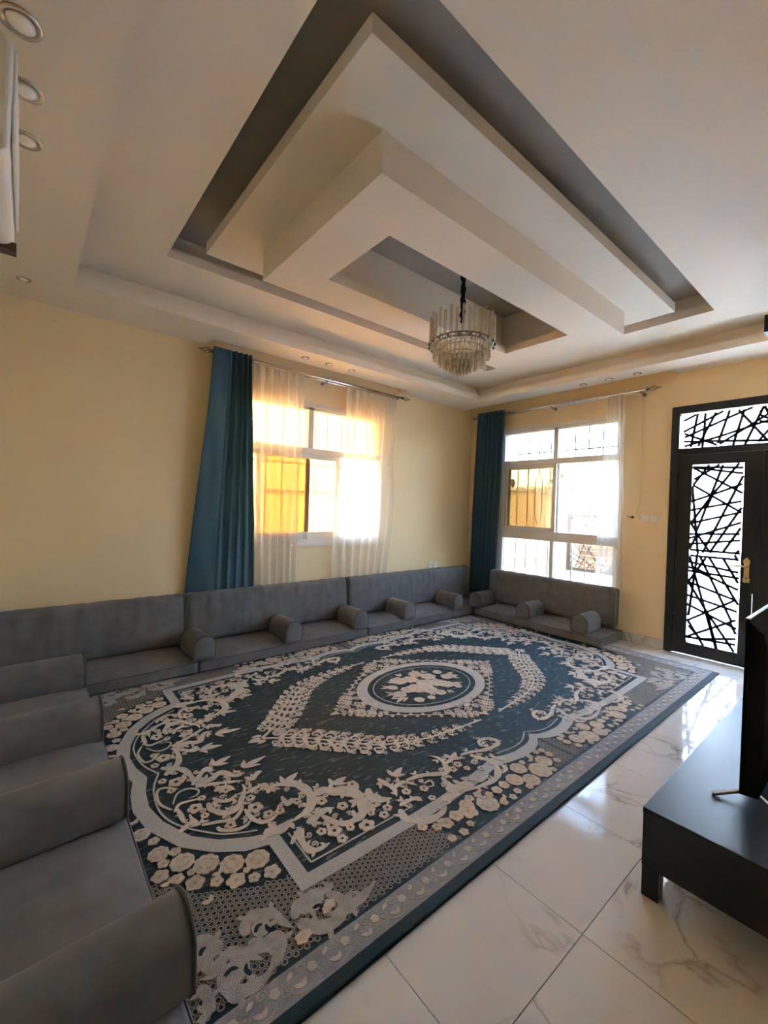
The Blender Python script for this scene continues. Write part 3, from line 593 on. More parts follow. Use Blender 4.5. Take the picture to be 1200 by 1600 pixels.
class Motif(MB):
    """flat raised pile pieces drawn in quarter-pattern coordinates (u, v) and mirrored"""
    def __init__(s, h, four=True): super().__init__(); s.h0 = h; s.four = four; s.n_ = 0
    @property
    def h(s): return s.h0 + (s.n_ % 31) * 2.2e-5         # each piece a hair higher than the one it lies on
    def signs(s): return [(1, 1), (-1, 1), (1, -1), (-1, -1)] if s.four else [(1, 1)]
    def strip(s, A, B):
        s.n_ += 1
        for ix_, (sx, sy) in enumerate(s.signs()):
            o = len(s.v); n = len(A); z0, z1 = RZ - 0.0005, RZ + s.h + ix_ * 1.1e-5
            W = lambda p, z: (RX + sx * p[0], RY - sy * p[1], z)
            for i_, (a, b) in enumerate(zip(A, B)): s.v += [W(a, z1 + i_ * 4e-6), W(b, z1 + i_ * 4e-6), W(a, z0), W(b, z0)]
            for i in range(n - 1):
                q, r = o + 4 * i, o + 4 * i + 4
                s.f += [(q, q + 1, r + 1, r), (q + 2, q, r, r + 2), (q + 1, q + 3, r + 3, r + 1)]
    def ribbon(s, pts, w, per=5, taper=True, lobes=False, ends=(0.35, 0.12)):
        P = catmull([(a, b, 0) for a, b in pts], per); n = len(P); A, B = [], []
        for i, p in enumerate(P):
            t = P[min(i + 1, n - 1)] - P[max(i - 1, 0)]; t.z = 0
            if t.length < 1e-6: t = Vector((1, 0, 0))
            t.normalize(); nn = Vector((-t.y, t.x, 0)); k = i / (n - 1)
            ww = w
            if taper:
                e = ends[0] + (ends[1] - ends[0]) * k; ww = w * max(e, min(1.0, math.sin(PI * min(1, k * 0.9 + 0.12)) ** 0.6 * 1.05))
            if lobes: ww *= 0.80 + 0.32 * abs(math.sin(k * n * 0.42))
            A.append(p + nn * ww / 2); B.append(p - nn * ww / 2)
            if lobes and i % 5 == 3 and 0.12 < k < 0.92:
                sd = 1 if (i // 5) % 2 else -1; base = p + nn * sd * ww * 0.35; tip = base + nn * sd * w * 0.72 - t * w * 0.35
                s.petal(base, tip, w * 0.42)
        s.strip(A, B)
    def petal(s, a, b, w):
        a, b = Vector((a[0], a[1], 0)), Vector((b[0], b[1], 0)); d = b - a; L = d.length
        if L < 1e-5: return
        nn = Vector((-d.y, d.x, 0)) / L
        prof = [(0, 0.5), (0.25, 0.95), (0.5, 1.0), (0.75, 0.65), (1.0, 0.06)]
        s.strip([a + d * t + nn * w * k / 2 for t, k in prof], [a + d * t - nn * w * k / 2 for t, k in prof])
    def blob(s, cu, cv, r, lobes=5, amp=0.24, rot=0.0, n=30, sq=1.0):
        s.n_ += 1
        for ix_, (sx, sy) in enumerate(s.signs()):
            o = len(s.v); z0, z1 = RZ - 0.0005, RZ + s.h + ix_ * 1.1e-5; s.v.append((RX + sx * cu, RY - sy * cv, z1 + 0.0004))
            for i in range(n):
                a = 2 * PI * i / n; rr_ = r * (1 - amp + amp * abs(math.cos(lobes * (a + rot) / 2)) ** 0.7)
                x, y = RX + sx * (cu + rr_ * math.cos(a)), RY - sy * (cv + rr_ * sq * math.sin(a)); s.v += [(x, y, z1), (x, y, z0)]
            for i in range(n):
                j = (i + 1) % n; p, q = o + 1 + 2 * i, o + 1 + 2 * j
                s.f += [(o, p, q), (p, p + 1, q + 1, q)]
    def spiral(s, cu, cv, r, a0=0.0, turns=1.25, d=1, w=None):
        w = w or r * 0.34; P = []
        for i in range(13):
            t = i / 12; a = a0 + d * turns * 2 * PI * t; q = r * (1 - 0.78 * t); P.append((cu + q * math.cos(a), cv + q * math.sin(a)))
        s.ribbon(P, w, per=2, ends=(0.5, 0.6)); s.blob(P[-1][0], P[-1][1], w * 0.75, 3, 0.0, 0, 10)
    def poly(s, pts):
        T_ = tessellate_polygon([[Vector((a, b, 0)) for a, b in pts]])
        for sx, sy in s.signs():
            o = len(s.v); s.v += [(RX + sx * a, RY - sy * b, RZ + s.h) for a, b in pts]; s.f += [tuple(o + i for i in t) for t in T_]
    def done(s, name, mat, parent, stuff=True):
        me = s.mesh(name); bm = bmesh.new(); bm.from_mesh(me); bmesh.ops.recalc_face_normals(bm, faces=bm.faces)
        for f in bm.faces:
            if abs(f.normal.z) > 0.5 and f.normal.z < 0: f.normal_flip()
        bm.to_mesh(me); bm.free()
        o = link(name, me, mat, parent)
        if stuff: o['kind'] = 'stuff'
        return o

rug = box(RX - RU, RY - RV, 0.0005, RX + RU, RY + RV, RZ).build('area_rug', 'rug_teal', None)
tag(rug, 'large dark teal rug with cream scrolls, a centre bouquet and grey borders', 'rug')

# outlines of the grey scalloped band (quarter)
BO = [(0.0, 1.046), (0.06, 1.085), (0.13, 1.108), (0.25, 1.115), (0.37, 1.092), (0.45, 1.068), (0.70, 1.10), (0.93, 1.112), (1.15, 1.11), (1.737, 1.098), (1.737, 0.811), (1.827, 0.786), (1.935, 0.711), (2.042, 0.593), (2.127, 0.408), (2.156, 0.25), (2.145, 0.12), (2.116, 0.0)]
BI = [(0.0, 0.982), (0.05, 1.018), (0.11, 1.038), (0.25, 1.045), (0.34, 1.028), (0.42, 0.998), (0.70, 1.035), (0.93, 1.050), (1.15, 1.051), (1.677, 1.037), (1.677, 0.765), (1.79, 0.718), (1.895, 0.655), (1.985, 0.560), (2.060, 0.390), (2.088, 0.25), (2.078, 0.12), (2.047, 0.0)]
mt = Motif(0.0020); mt.strip([Vector((*p, 0)) for p in BO], [Vector((*p, 0)) for p in BI]); mt.done('scalloped_band', 'rug_grey', rug, False)
TH = [(0.0, 0.948), (0.09, 0.995), (0.2, 1.012), (0.36, 0.99)]
TH2 = [(1.10, 1.013), (1.641, 1.001), (1.641, 0.80)]
TH3 = [(1.742, 0.704), (1.83, 0.66), (1.9, 0.606), (2.009, 0.463), (2.056, 0.32), (2.045, 0.133), (1.994, 0.0)]
mt = Motif(0.0022); mt.ribbon(TH, 0.009, 5, False); mt.ribbon(TH3, 0.009, 5, False)
for a, b in zip(TH2[:-1], TH2[1:]): mt.ribbon([a, b], 0.008, 4, False)
mt.done('thin_outline', 'rug_grey', rug, True)
# outer border frame
mt = Motif(0.0018)
u0, u1, v0, v1 = 2.285, 2.432, 1.312, 1.411
mt.strip([Vector((0, v1, 0)), Vector((u1, v1, 0))], [Vector((0, v0, 0)), Vector((u0, v0, 0))])
mt.strip([Vector((u1, v1, 0)), Vector((u1, 0, 0))], [Vector((u0, v0, 0)), Vector((u0, 0, 0))])
mt.done('grey_border', 'rug_border_grey', rug, False)
mt = Motif(0.0014)
mt.strip([Vector((0, RV - 0.004, 0)), Vector((RU - 0.004, RV - 0.004, 0))], [Vector((0, v1, 0)), Vector((u1, v1, 0))])
mt.strip([Vector((RU - 0.004, RV - 0.004, 0)), Vector((RU - 0.004, 0, 0))], [Vector((u1, v1, 0)), Vector((u1, 0, 0))])
mt.done('plain_edge', 'rug_dark', rug, False)
mf = Motif(0.0030); ms = Motif(0.0026); k = 0; u = 0.05
while u < 2.30:
    mf.blob(u, 1.352, 0.017, 5, 0.25, k); mf.petal((u + 0.045, 1.385), (u + 0.075, 1.37), 0.016); mf.petal((u + 0.05, 1.388), (u + 0.03, 1.366), 0.014); mf.petal((u + 0.06, 1.33), (u + 0.085, 1.345), 0.014)
    ms.spiral(u + 0.035, 1.335, 0.018, 0.4 + k, 1.1, 1, 0.006); ms.spiral(u + 0.10, 1.365, 0.021, 2.0 + k, 1.1, -1, 0.006); ms.ribbon([(u + 0.01, 1.39), (u + 0.05, 1.40), (u + 0.09, 1.385)], 0.007); u += 0.128; k += 1
v = 0.06
while v < 1.26:
    mf.blob(2.345, v, 0.019, 5, 0.25, k); mf.petal((2.40, v + 0.045), (2.375, v + 0.07), 0.016); ms.spiral(2.33, v + 0.04, 0.02, 0.4 + k, 1.1, 1, 0.006); ms.spiral(2.385, v + 0.09, 0.023, 2.0 + k, 1.1, -1, 0.006); v += 0.128; k += 1
mf.done('border_flowers', 'rug_cream', rug); ms.done('border_tendrils', 'rug_scroll', rug)

# hexagon ground between border and band, left dark where the roses lie
D1 = [(0.05, 1.07), (0.20, 1.30), (1.04, 1.30), (1.15, 1.105), (0.9, 1.09), (0.5, 1.05)]
D2 = [(1.70, 1.00), (1.784, 0.996), (1.922, 0.942), (2.042, 0.857), (2.159, 0.74), (2.225, 0.60), (2.262, 0.42), (2.285, 0.2), (2.285, -0.1), (2.0, -0.1), (2.0, 0.5), (1.70, 0.7)]
BP = BO + [(0, 0)]
def inside(p, poly):
    r = False; n = len(poly)
    for i in range(n):
        (xa, ya), (xb, yb) = poly[i], poly[i - 1]
        if (ya > p[1]) != (yb > p[1]) and p[0] < (xb - xa) * (p[1] - ya) / (yb - ya) + xa: r = not r
    return r
mh = Motif(0.0010); q = 0.0135; dv = q * 1.732; du = q * 1.5; i = 0; u = 0.0
while u < 2.27:
    v = 0.0 if i % 2 == 0 else dv / 2
    while v < 1.29:
        p = (u, v)
        if not inside((u, v + 0.010), BP) and not inside((u + 0.006, v + 0.012), BP) and not inside(p, D1) and not inside(p, D2) and (u > 0.01):
            A, B = [], []
            for j in range(7):
                a = j * PI / 3; A.append(Vector((u + 0.0122 * math.cos(a), v + 0.0122 * math.sin(a), 0))); B.append(Vector((u + 0.0072 * math.cos(a), v + 0.0072 * math.sin(a), 0)))
            for sx, sy in mh.signs():
                o = len(mh.v)
                for a, b in zip(A, B): mh.v += [(RX + sx * a.x, RY - sy * a.y, RZ + mh.h), (RX + sx * b.x, RY - sy * b.y, RZ + mh.h)]
                mh.f += [(o + 2 * j, o + 2 * j + 1, o + 2 * j + 3, o + 2 * j + 2) for j in range(6)]
        v += dv
    u += du; i += 1
mh.done('hexagon_ground', 'rug_hex', rug)

# corner scrolls inside the band
def inside_band(a, b): return a > 0.3 and b > 0.02 and inside((a, b), [(0.0, 0.95), (0.42, 0.97), (0.93, 1.02), (1.64, 1.0), (1.64, 0.74), (1.88, 0.62), (2.03, 0.39), (2.06, 0.25), (2.0, 0.0), (0, 0)])
ma = Motif(0.0034); mb_ = Motif(0.0044); mc_ = Motif(0.0050)
for pts, w in ACANTHUS: ma.ribbon(pts, w * 0.98, 5, True, w > 0.020)
rnd_a = random.Random(21)
for pts, w in ACANTHUS:                       # curls and leaflets that fill the gaps between the big leaves
    if w < 0.024: continue
    Q = catmull([(a, b, 0) for a, b in pts], 4)
    for i in range(3, len(Q) - 2, 8):
        t_ = (Q[i + 1] - Q[i - 1]).normalized(); n_ = Vector((-t_.y, t_.x, 0)); sd = rnd_a.choice((-1, 1)); c = Q[i] + n_ * sd * (w * 0.5 + 0.018)
        if inside_band(c.x, c.y):
            ma.spiral(c.x, c.y, 0.017, rnd_a.uniform(0, 6.28), 1.1, sd, 0.0075)
        c = Q[i] - n_ * sd * (w * 0.5 + 0.004); e_ = c - n_ * sd * 0.030 + t_ * 0.020
        if inside_band(e_.x, e_.y): ma.petal(c, e_, 0.017); ma.petal(c, c - n_ * sd * 0.022 - t_ * 0.018, 0.014)
for (a, b, r) in BLOSSOMS:
    mb_.blob(a, b, r, 5, 0.28, a * 40); mc_.blob(a, b, r * 0.26, 5, 0.0, 0, 8)
# leaf wisps that reach into the plain field
for a, b, c, d in ((1.62, 0.22, 1.47, 0.19), (1.50, 0.48, 1.40, 0.44), (1.30, 0.64, 1.21, 0.63), (1.00, 0.78, 0.91, 0.75), (1.74, 0.10, 1.63, 0.07), (0.62, 0.87, 0.55, 0.83)):
    ma.petal((a, b), (c, d), 0.036); ma.petal((a, b), ((a + c) / 2 + 0.04, (b + d) / 2 - 0.05), 0.026); ma.petal((a, b), ((a + c) / 2 - 0.02, (b + d) / 2 + 0.045), 0.026)
ma.done('acanthus_scrolls', 'rug_cream', rug)
mb_.done('blossoms', 'rug_rose', rug); mc_.done('blossom_eyes', 'rug_dark', rug)
# roses on the dark strips
mr = Motif(0.0036); ml = Motif(0.0046)
for (a, b, r) in ROSES:
    mr.blob(a, b, r, 9, 0.13, b * 30, 36)
    for q_ in range(4):
        an = a * 50 + q_ * 1.7; x_, y_ = a + r * 0.42 * math.cos(an), b + r * 0.42 * math.sin(an)
        ml.ribbon([(x_ - r * 0.25 * math.sin(an), y_ + r * 0.25 * math.cos(an)), (x_ + r * 0.12 * math.cos(an), y_ + r * 0.12 * math.sin(an)), (x_ + r * 0.25 * math.sin(an), y_ - r * 0.25 * math.cos(an))], 0.004)
for (a, b, r) in ROSE_FL: mr.blob(a, b, r, 5, 0.28, a * 33, 25); ml.blob(a, b, r * 0.22, 5, 0.0, 0, 8)
for a, b in ((2.02, 0.93), (1.95, 0.83), (1.83, 0.88), (2.12, 0.76), (0.45, 1.29), (0.37, 1.20), (0.25, 1.16), (0.66, 1.26), (0.90, 1.24), (0.72, 1.15), (2.20, 0.52), (2.16, 0.33), (2.22, 0.30), (2.2, 0.12)): mr.petal((a, b), (a + 0.03, b - 0.012), 0.02); mr.petal((a, b), (a - 0.012, b - 0.028), 0.018)
mr.done('roses', 'rug_rose', rug); ml.done('rose_lines', 'rug_line', rug)
# big corner leaves on the hexagon ground
mk = Motif(0.0032); mkd = Motif(0.0042); mkf = Motif(0.0050)
for pts, w in CORNER: mk.ribbon(pts, w * 1.05, 5, True, w > 0.03)
for a, b, r in ((2.03, 1.215, 0.040), (1.915, 1.135, 0.034), (1.735, 1.165, 0.034), (2.105, 1.09, 0.028)): mk.blob(a, b, r, 6, 0.10, a * 20)
for a, b, r, t in ((2.045, 1.205, 0.026, 0.3), (2.01, 1.235, 0.024, 1.9), (1.925, 1.125, 0.022, 0.8), (1.90, 1.155, 0.026, 2.4), (2.10, 1.09, 0.018, 1.0), (1.72, 1.185, 0.020, 0.0)):
    mkd.ribbon([(a + r * math.cos(t), b + r * math.sin(t)), (a, b), (a + r * 0.8 * math.cos(t + 2.3), b + r * 0.8 * math.sin(t + 2.3))], 0.014, 5)
for a, b, r in CORNER_FL: mkf.blob(a, b, r * 0.8, 5, 0.3, a * 30)
mk.done('corner_leaves', 'rug_scroll', rug); mkd.done('corner_leaf_cuts', 'rug_dark', rug); mkf.done('corner_blossoms', 'rug_rose', rug)

# filigree lozenge and the medallion frame
def filigree(mt, mtf, path, hw, step, seed, flower_every=3, stem_w=0.016):
    rnd = random.Random(seed); P = catmull([(a, b, 0) for a, b in path], 12); H = catmull([(h, 0, 0) for h in hw], 12)
    acc = 0; last = P[0]; kk = 0; stem = []
    for i in range(len(P)):
        acc += (P[i] - last).length; last = P[i]
        t = P[min(i + 1, len(P) - 1)] - P[max(i - 1, 0)]; t.normalize(); nn = Vector((-t.y, t.x, 0)); h = H[i].x
        if i % 3 == 0: stem.append(P[i] + nn * h * 0.35 * math.sin(kk * PI))
        if acc >= step:
            acc = 0; kk += 1
            for sd in (1, -1):
                r = max(0.014, h * rnd.uniform(0.40, 0.52)); c = P[i] + nn * sd * h * 0.52
                if h < 0.035 and sd == (1 if kk % 2 else -1): continue
                if kk % flower_every == 0 and sd == (1 if kk % 2 else -1) and h > 0.035:
                    mtf.blob(c.x, c.y, r * 0.85, 5, 0.28, kk); mc2.blob(c.x, c.y, r * 0.2, 5, 0, 0, 8)
                else:
                    mt.spiral(c.x, c.y, r, math.atan2(-sd * nn.y, -sd * nn.x), 1.15, sd, max(0.008, r * 0.34))
                o_ = P[i] + nn * sd * h * 0.95
                mt.petal(o_ - t * r * 0.3, o_ + t * r * 0.7 + nn * sd * h * 0.12, r * 0.6)
                mt.petal(P[i] + t * r * 0.2, P[i] + t * r * 1.1 + nn * sd * r * 0.6, r * 0.5)
                if h > 0.04:
                    e_ = P[i] + nn * sd * h * 1.0; mt.spiral(e_.x + t.x * step * 0.45, e_.y + t.y * step * 0.45, h * 0.24, rnd.uniform(0, 6), 1.1, -sd, h * 0.10)
                    e_ = P[i] + nn * sd * h * 0.12 + t * step * 0.5; mt.petal(e_, e_ + nn * sd * h * 0.5 + t * h * 0.15, h * 0.22); mt.petal(e_, e_ + nn * sd * h * 0.42 - t * h * 0.25, h * 0.2)
    if len(stem) > 2: mt.ribbon([(p.x, p.y) for p in stem], stem_w, 3, False)
mz = Motif(0.0034); mzf = Motif(0.0038); mc2 = Motif(0.0046)
filigree(mz, mzf, [(1.41, 0.0), (1.2, 0.15), (1.03, 0.335), (0.86, 0.5), (0.6, 0.61), (0.35, 0.65), (0.1, 0.675)], [0.075, 0.098, 0.098, 0.084, 0.060, 0.044, 0.018], 0.072, 2)
mz.petal((1.42, 0.0), (1.50, 0.0), 0.05); mz.petal((1.40, 0.03), (1.46, 0.045), 0.03)
mz.done('lozenge_filigree', 'rug_cream', rug); mzf.done('lozenge_blossoms', 'rug_rose', rug)
mm = Motif(0.0036); mmf = Motif(0.0040)
filigree(mm, mmf, [(0.86, 0.015), (0.72, 0.10), (0.63, 0.19), (0.5, 0.30), (0.36, 0.40), (0.25, 0.475), (0.12, 0.56), (0.02, 0.63)], [0.02, 0.045, 0.036, 0.026, 0.026, 0.034, 0.045, 0.02], 0.036, 3, 9, 0.007)
for a, b, r, t in ((0.66, 0.035, 0.035, 0.5), (0.74, 0.03, 0.03, 2.0), (0.80, 0.02, 0.022, 1.0), (0.60, 0.11, 0.034, 3.0), (0.56, 0.05, 0.036, 4.0), (0.53, 0.15, 0.026, 1.5), (0.04, 0.52, 0.034, 0.2), (0.05, 0.59, 0.028, 2.2), (0.12, 0.49, 0.034, 3.6), (0.05, 0.44, 0.034, 1.4), (0.19, 0.45, 0.028, 5.0), (0.13, 0.41, 0.026, 2.7), (0.70, 0.075, 0.026, 1.2), (0.64, 0.145, 0.026, 4.1), (0.50, 0.215, 0.024, 0.4), (0.57, 0.20, 0.024, 2.2), (0.12, 0.545, 0.024, 1.0), (0.20, 0.50, 0.024, 3.3), (0.27, 0.43, 0.022, 4.6), (0.61, 0.01, 0.03, 2.5), (0.0, 0.47, 0.03, 0.9)):
    mm.spiral(a, b, r, t, 1.2, 1 if t > 2 else -1, r * 0.36)
mm.petal((0.84, 0.0), (0.91, 0.0), 0.035); mm.petal((0, 0.61), (0, 0.665), 0.035)
mm.done('medallion_filigree', 'rug_cream', rug); mc2.done('filigree_eyes', 'rug_dark', rug)
def ellipse(a, b, n=72): return [Vector((a * math.cos(2 * PI * i / n), b * math.sin(2 * PI * i / n), 0)) for i in range(n + 1)]
mt = Motif(0.0028, False); mt.strip(ellipse(0.60, 0.44), ellipse(0.505, 0.372)); mt.done('medallion_ring', 'rug_grey', rug, False)
mt = Motif(0.0022, False); mt.strip(ellipse(0.461, 0.331), ellipse(0.452, 0.323)); mt.done('medallion_line', 'rug_grey', rug, False)
mq = Motif(0.0040, False); mql = Motif(0.0050, False)
for i, (a, b, r) in enumerate(BOUQUET):
    mq.blob(a, b, r * 1.06, 6 + i % 3, 0.20, i * 1.3, 34)
    mql.ribbon([(a - r * 0.5, b - r * 0.2), (a, b - r * 0.5), (a + r * 0.5, b - r * 0.1)], 0.005); mql.ribbon([(a - r * 0.3, b + r * 0.35), (a + r * 0.1, b + r * 0.15), (a + r * 0.4, b + r * 0.45)], 0.005)
for i, (a, b, r) in enumerate(BOUQ_LEAF):
    L_ = math.hypot(a, b); mq.petal((a * 0.84, b * 0.84), (a * 1.08, b * 1.08), r * 0.9); mq.petal((a * 0.86, b * 0.86), (a - b * 0.16, b + a * 0.16), r * 0.7)
mq.done('bouquet', 'rug_cream', rug); mql.done('bouquet_lines', 'rug_line', rug)
# rolled dark edge binding
eb = MB()
eb.tube([(RX - RU, RY - RV, 0.006), (RX + RU, RY - RV, 0.006), (RX + RU, RY + RV, 0.006), (RX - RU, RY + RV, 0.006)], 0.0055, 8, True)
eb.build('edge_binding', 'rug_dark', rug, smooth=True)

# ================================================================== FLOOR SEATING
def soft_box(sx, sy, sz, r, res, crown=0.0, wr=0.0, seed=0, crown_axis=2, fine=24):
    """rounded, slightly puffed box, centred in x/y, bottom at z = 0"""
    bm = bmesh.new(); hx, hy, hz = sx / 2, sy / 2, sz / 2
    nx, ny, nz = max(4, int(sx / res)), max(4, int(sy / res)), max(4, int(sz / res))
    def coords(h, n):
        a = [-h, -h + r * 0.35, -h + r * 0.8]; m_ = [-h + r + (2 * h - 2 * r) * i / n for i in range(n + 1)]; return a + m_ + [h - r * 0.8, h - r * 0.35, h]
    X, Y, Z = coords(hx, nx), coords(hy, ny), coords(hz, nz)
    def grid(A, B, fn):
        V = [[bm.verts.new(fn(a, b)) for b in B] for a in A]
        for i in range(len(A) - 1):
            for j in range(len(B) - 1): bm.faces.new((V[i][j], V[i + 1][j], V[i + 1][j + 1], V[i][j + 1]))
    for sg in (-1, 1):
        grid(X, Y, lambda a, b: (a, b, sg * hz)); grid(X, Z, lambda a, b: (a, sg * hy, b)); grid(Y, Z, lambda a, b: (sg * hx, a, b))
    bmesh.ops.remove_doubles(bm, verts=bm.verts, dist=1e-5); bmesh.ops.recalc_face_normals(bm, faces=bm.faces)
    for v in bm.verts:
        p = v.co.copy(); q = Vector((max(-hx + r, min(hx - r, p.x)), max(-hy + r, min(hy - r, p.y)), max(-hz + r, min(hz - r, p.z))))
        d = p - q
        if d.length > 1e-6: p = q + d.normalized() * r
        u_, v_, w_ = p.x / hx, p.y / hy, p.z / hz
        if crown_axis == 2 and p.z > 0: p.z += crown * (1 - abs(u_) ** 6) * (1 - abs(v_) ** 4) * max(0, w_)
        if crown_axis == 1: p.y += (-1 if p.y < 0 else 1) * crown * (1 - abs(u_) ** 6) * (1 - abs(w_) ** 3) * abs(v_)
        if wr:
            s1 = noise.noise(Vector((p.x * 5 + seed, p.y * 5, p.z * 5))) * 0.6; s2 = noise.noise(Vector((p.x * fine + seed * 2, p.y * 6, p.z * 3.5)))
            k_ = wr * (0.6 * s1 + s2 * (0.35 + 0.65 * max(0, w_)))
            if crown_axis == 2: p.z += k_ * max(0, w_)
            else: p.y += k_ * (-1 if p.y < 0 else 1) * (abs(v_) > 0.5); p.z += 0.5 * k_ * max(0, w_)
        v.co = p
    for v in bm.verts: v.co.z += hz
    me = bpy.data.meshes.new('cushion'); bm.to_mesh(me); bm.free()
    for p in me.polygons: p.use_smooth = True
    return me
def rect_pipe(pts, r=0.005, rad=0.03):
    out = []
    n = len(pts)
    for i in range(n):
        a, b, c = Vector(pts[i - 1]), Vector(pts[i]), Vector(pts[(i + 1) % n])
        d1_, d2_ = (a - b).normalized(), (c - b).normalized()
        for t in (0, 0.5, 1): out.append(b + d1_ * rad * (1 - t) ** 2 + d2_ * rad * t ** 2)
    return MB().tube(out, r, 6, True)
ZB = 0.0165
def seat(length, depth, loc, rz, label, seed, h=0.095):
    o = link('floor_seat_cushion', soft_box(length, depth, h, 0.022, 0.035, 0.05, 0.006, seed, 2, 9), 'fabric_grey'); o.location = loc; o.rotation_euler = (0, 0, rz)
    e = 0.005
    rect_pipe([(-length / 2 + e, -depth / 2 + e, h - 0.004), (length / 2 - e, -depth / 2 + e, h - 0.004), (length / 2 - e, depth / 2 - e, h - 0.004), (-length / 2 + e, depth / 2 - e, h - 0.004)], 0.0045).build('piping', 'piping_grey', o, smooth=True)
    return tag(o, label, 'seat cushion', 'grey floor seat cushions')
def back(length, loc, rz, label, seed, h=0.46, th=0.13, tilt=0.06):
    o = link('back_cushion', soft_box(length, th, h, 0.045, 0.022, 0.018, 0.013, seed, 1, 22), 'fabric_grey'); o.location = loc; o.rotation_euler = (-tilt, 0, rz)
    for sx in (-1, 1):
        a, hy = sx * (length / 2 - 0.006), th / 2 - 0.006
        rect_pipe([(a, -hy, 0.012), (a, hy, 0.012), (a, hy, h - 0.012), (a, -hy, h - 0.012)], 0.0045, 0.035).build('piping', 'piping_grey', o, smooth=True)
    return tag(o, label, 'back cushion', 'grey back cushions')
SY = -0.615
def mid(a, b): return (a + b) / 2
seat(1.40, 0.60, (mid(-5.655, -4.255), SY / 2 - 0.005, ZB), 0, 'grey floor seat under the plain wall left of the blue curtain', 1)
seat(1.80, 0.60, (mid(-4.245, -2.445), SY / 2 - 0.005, ZB), 0, 'grey floor seat below the sliding window with two bolsters', 2)
seat(2.40, 0.60, (mid(-2.435, -0.035), SY / 2 - 0.005, ZB), 0, 'grey floor seat running into the far corner', 3)
seat(1.71, 0.60, (-0.315, mid(-2.345, -0.635), ZB), PI / 2, 'grey floor seat below the tall right window', 4)
seat(1.62, 0.62, (-5.355, mid(-2.265, -0.645), ZB), PI / 2, 'grey floor seat along the left edge nearer the far wall', 5, 0.105)
seat(1.82, 0.62, (-5.355, mid(-4.095, -2.275), ZB), PI / 2, 'nearest grey floor seat at the lower left', 6, 0.105)
BZ = 0.155
back(1.42, (mid(-5.67, -4.265), -0.165, BZ), 0, 'grey back cushion against the plain wall at left', 11)
back(1.80, (mid(-4.25, -2.455), -0.165, BZ), 0, 'grey back cushion under the sliding window between two joints', 12)
back(2.22, (mid(-2.445, -0.22), -0.165, BZ), 0, 'grey back cushion reaching into the far corner', 13)
back(1.74, (-0.165, mid(-2.315, -0.57), BZ), -PI / 2, 'grey back cushion under the tall right window', 14)

def bolster(loc, rz, label, seed, L=0.35, w=0.185, h=0.20):
    """arch-shaped arm bolster, long axis local y, front end at -y"""
    ra = w / 2; st = h - ra; prof = [(-ra + 0.012, 0), (-ra, 0.012)] + [(-ra, st * 0.5)] + [(-ra * math.cos(PI * i / 12), st + ra * math.sin(PI * i / 12)) for i in range(13)] + [(ra, st * 0.5), (ra, 0.012), (ra - 0.012, 0)]
    n = len(prof); rings = [(-L / 2, 0.30), (-L / 2 - 0.004, 0.62), (-L / 2 + 0.0, 0.93), (-L / 2 + 0.012, 1.0)] + [(-L / 2 + L * i / 10, 1.0) for i in range(1, 10)] + [(L / 2 - 0.012, 1.0), (L / 2, 0.93), (L / 2 + 0.004, 0.62), (L / 2, 0.30)]
    rings[0] = (-L / 2 - 0.008, 0.30); rings[-1] = (L / 2 + 0.008, 0.30)
    mb = MB(); cz = h * 0.45
    for y, s in rings:
        for x, z in prof:
            dz = 0.004 * noise.noise(Vector((x * 9 + seed, y * 14, z * 9))) if s == 1.0 and z > 0.05 else 0
            mb.v.append((x * s, y, cz + (z - cz) * s + dz))
    for i in range(len(rings) - 1):
        for j in range(n): mb.f.append((i * n + j, i * n + (j + 1) % n, (i + 1) * n + (j + 1) % n, (i + 1) * n + j))
    mb.f.append(tuple(range(n))[::-1]); mb.f.append(tuple((len(rings) - 1) * n + j for j in range(n)))
    me = mb.mesh('bolster'); bm = bmesh.new(); bm.from_mesh(me); bmesh.ops.recalc_face_normals(bm, faces=bm.faces); bm.to_mesh(me); bm.free()
    o = link('arm_bolster', me, 'fabric_grey', None, True); o.location = loc; o.rotation_euler = (0, 0, rz)
    for y in (-L / 2 + 0.002, L / 2 - 0.002): MB().tube([(x * 1.0, y, z) for x, z in prof], 0.0045, 6, True).build('piping', 'piping_grey', o, smooth=True)
    return tag(o, label, 'bolster', 'grey arm bolsters')
BZ2 = 0.128
ords = [('nearest the left end, at the joint left of the blue curtain', -4.215, 0.03), ('under the blue curtain, second from the left along the window wall', -3.37, 0.02), ('third along the window wall, at the joint under the right sheer', -2.545, 0.0), ('fourth along the window wall, right of the sheer curtains', -1.815, 0.02), ('last along the window wall, nearest the corner', -0.915, -0.03)]
for i, (t, x, r) in enumerate(ords): bolster((x, -0.442, BZ2), r, 'grey arm bolster ' + t, i)
for i, (t, y) in enumerate([('beside the blue curtain under the tall window', -0.645), ('in the middle of the right window seat', -1.395), ('at the free end of the right window seat near the door', -2.105)]): bolster((-0.442, y, BZ2), -PI / 2, 'grey arm bolster ' + t, 10 + i)
for i, (t, y, r) in enumerate([('of the left row, farthest from the camera', -0.66, 0.03), ('of the left row, second from the far end', -1.53, 0.05), ('of the left row with wrinkled top, third from the far end', -2.27, 0.05), ('of the left row, closest to the camera at bottom left', -3.115, 0.04)]): bolster((-5.33 + (0.025 if i == 3 else 0), y, 0.142), PI / 2 + r, 'grey arm bolster ' + t, 20 + i, 0.54, 0.195, 0.215)
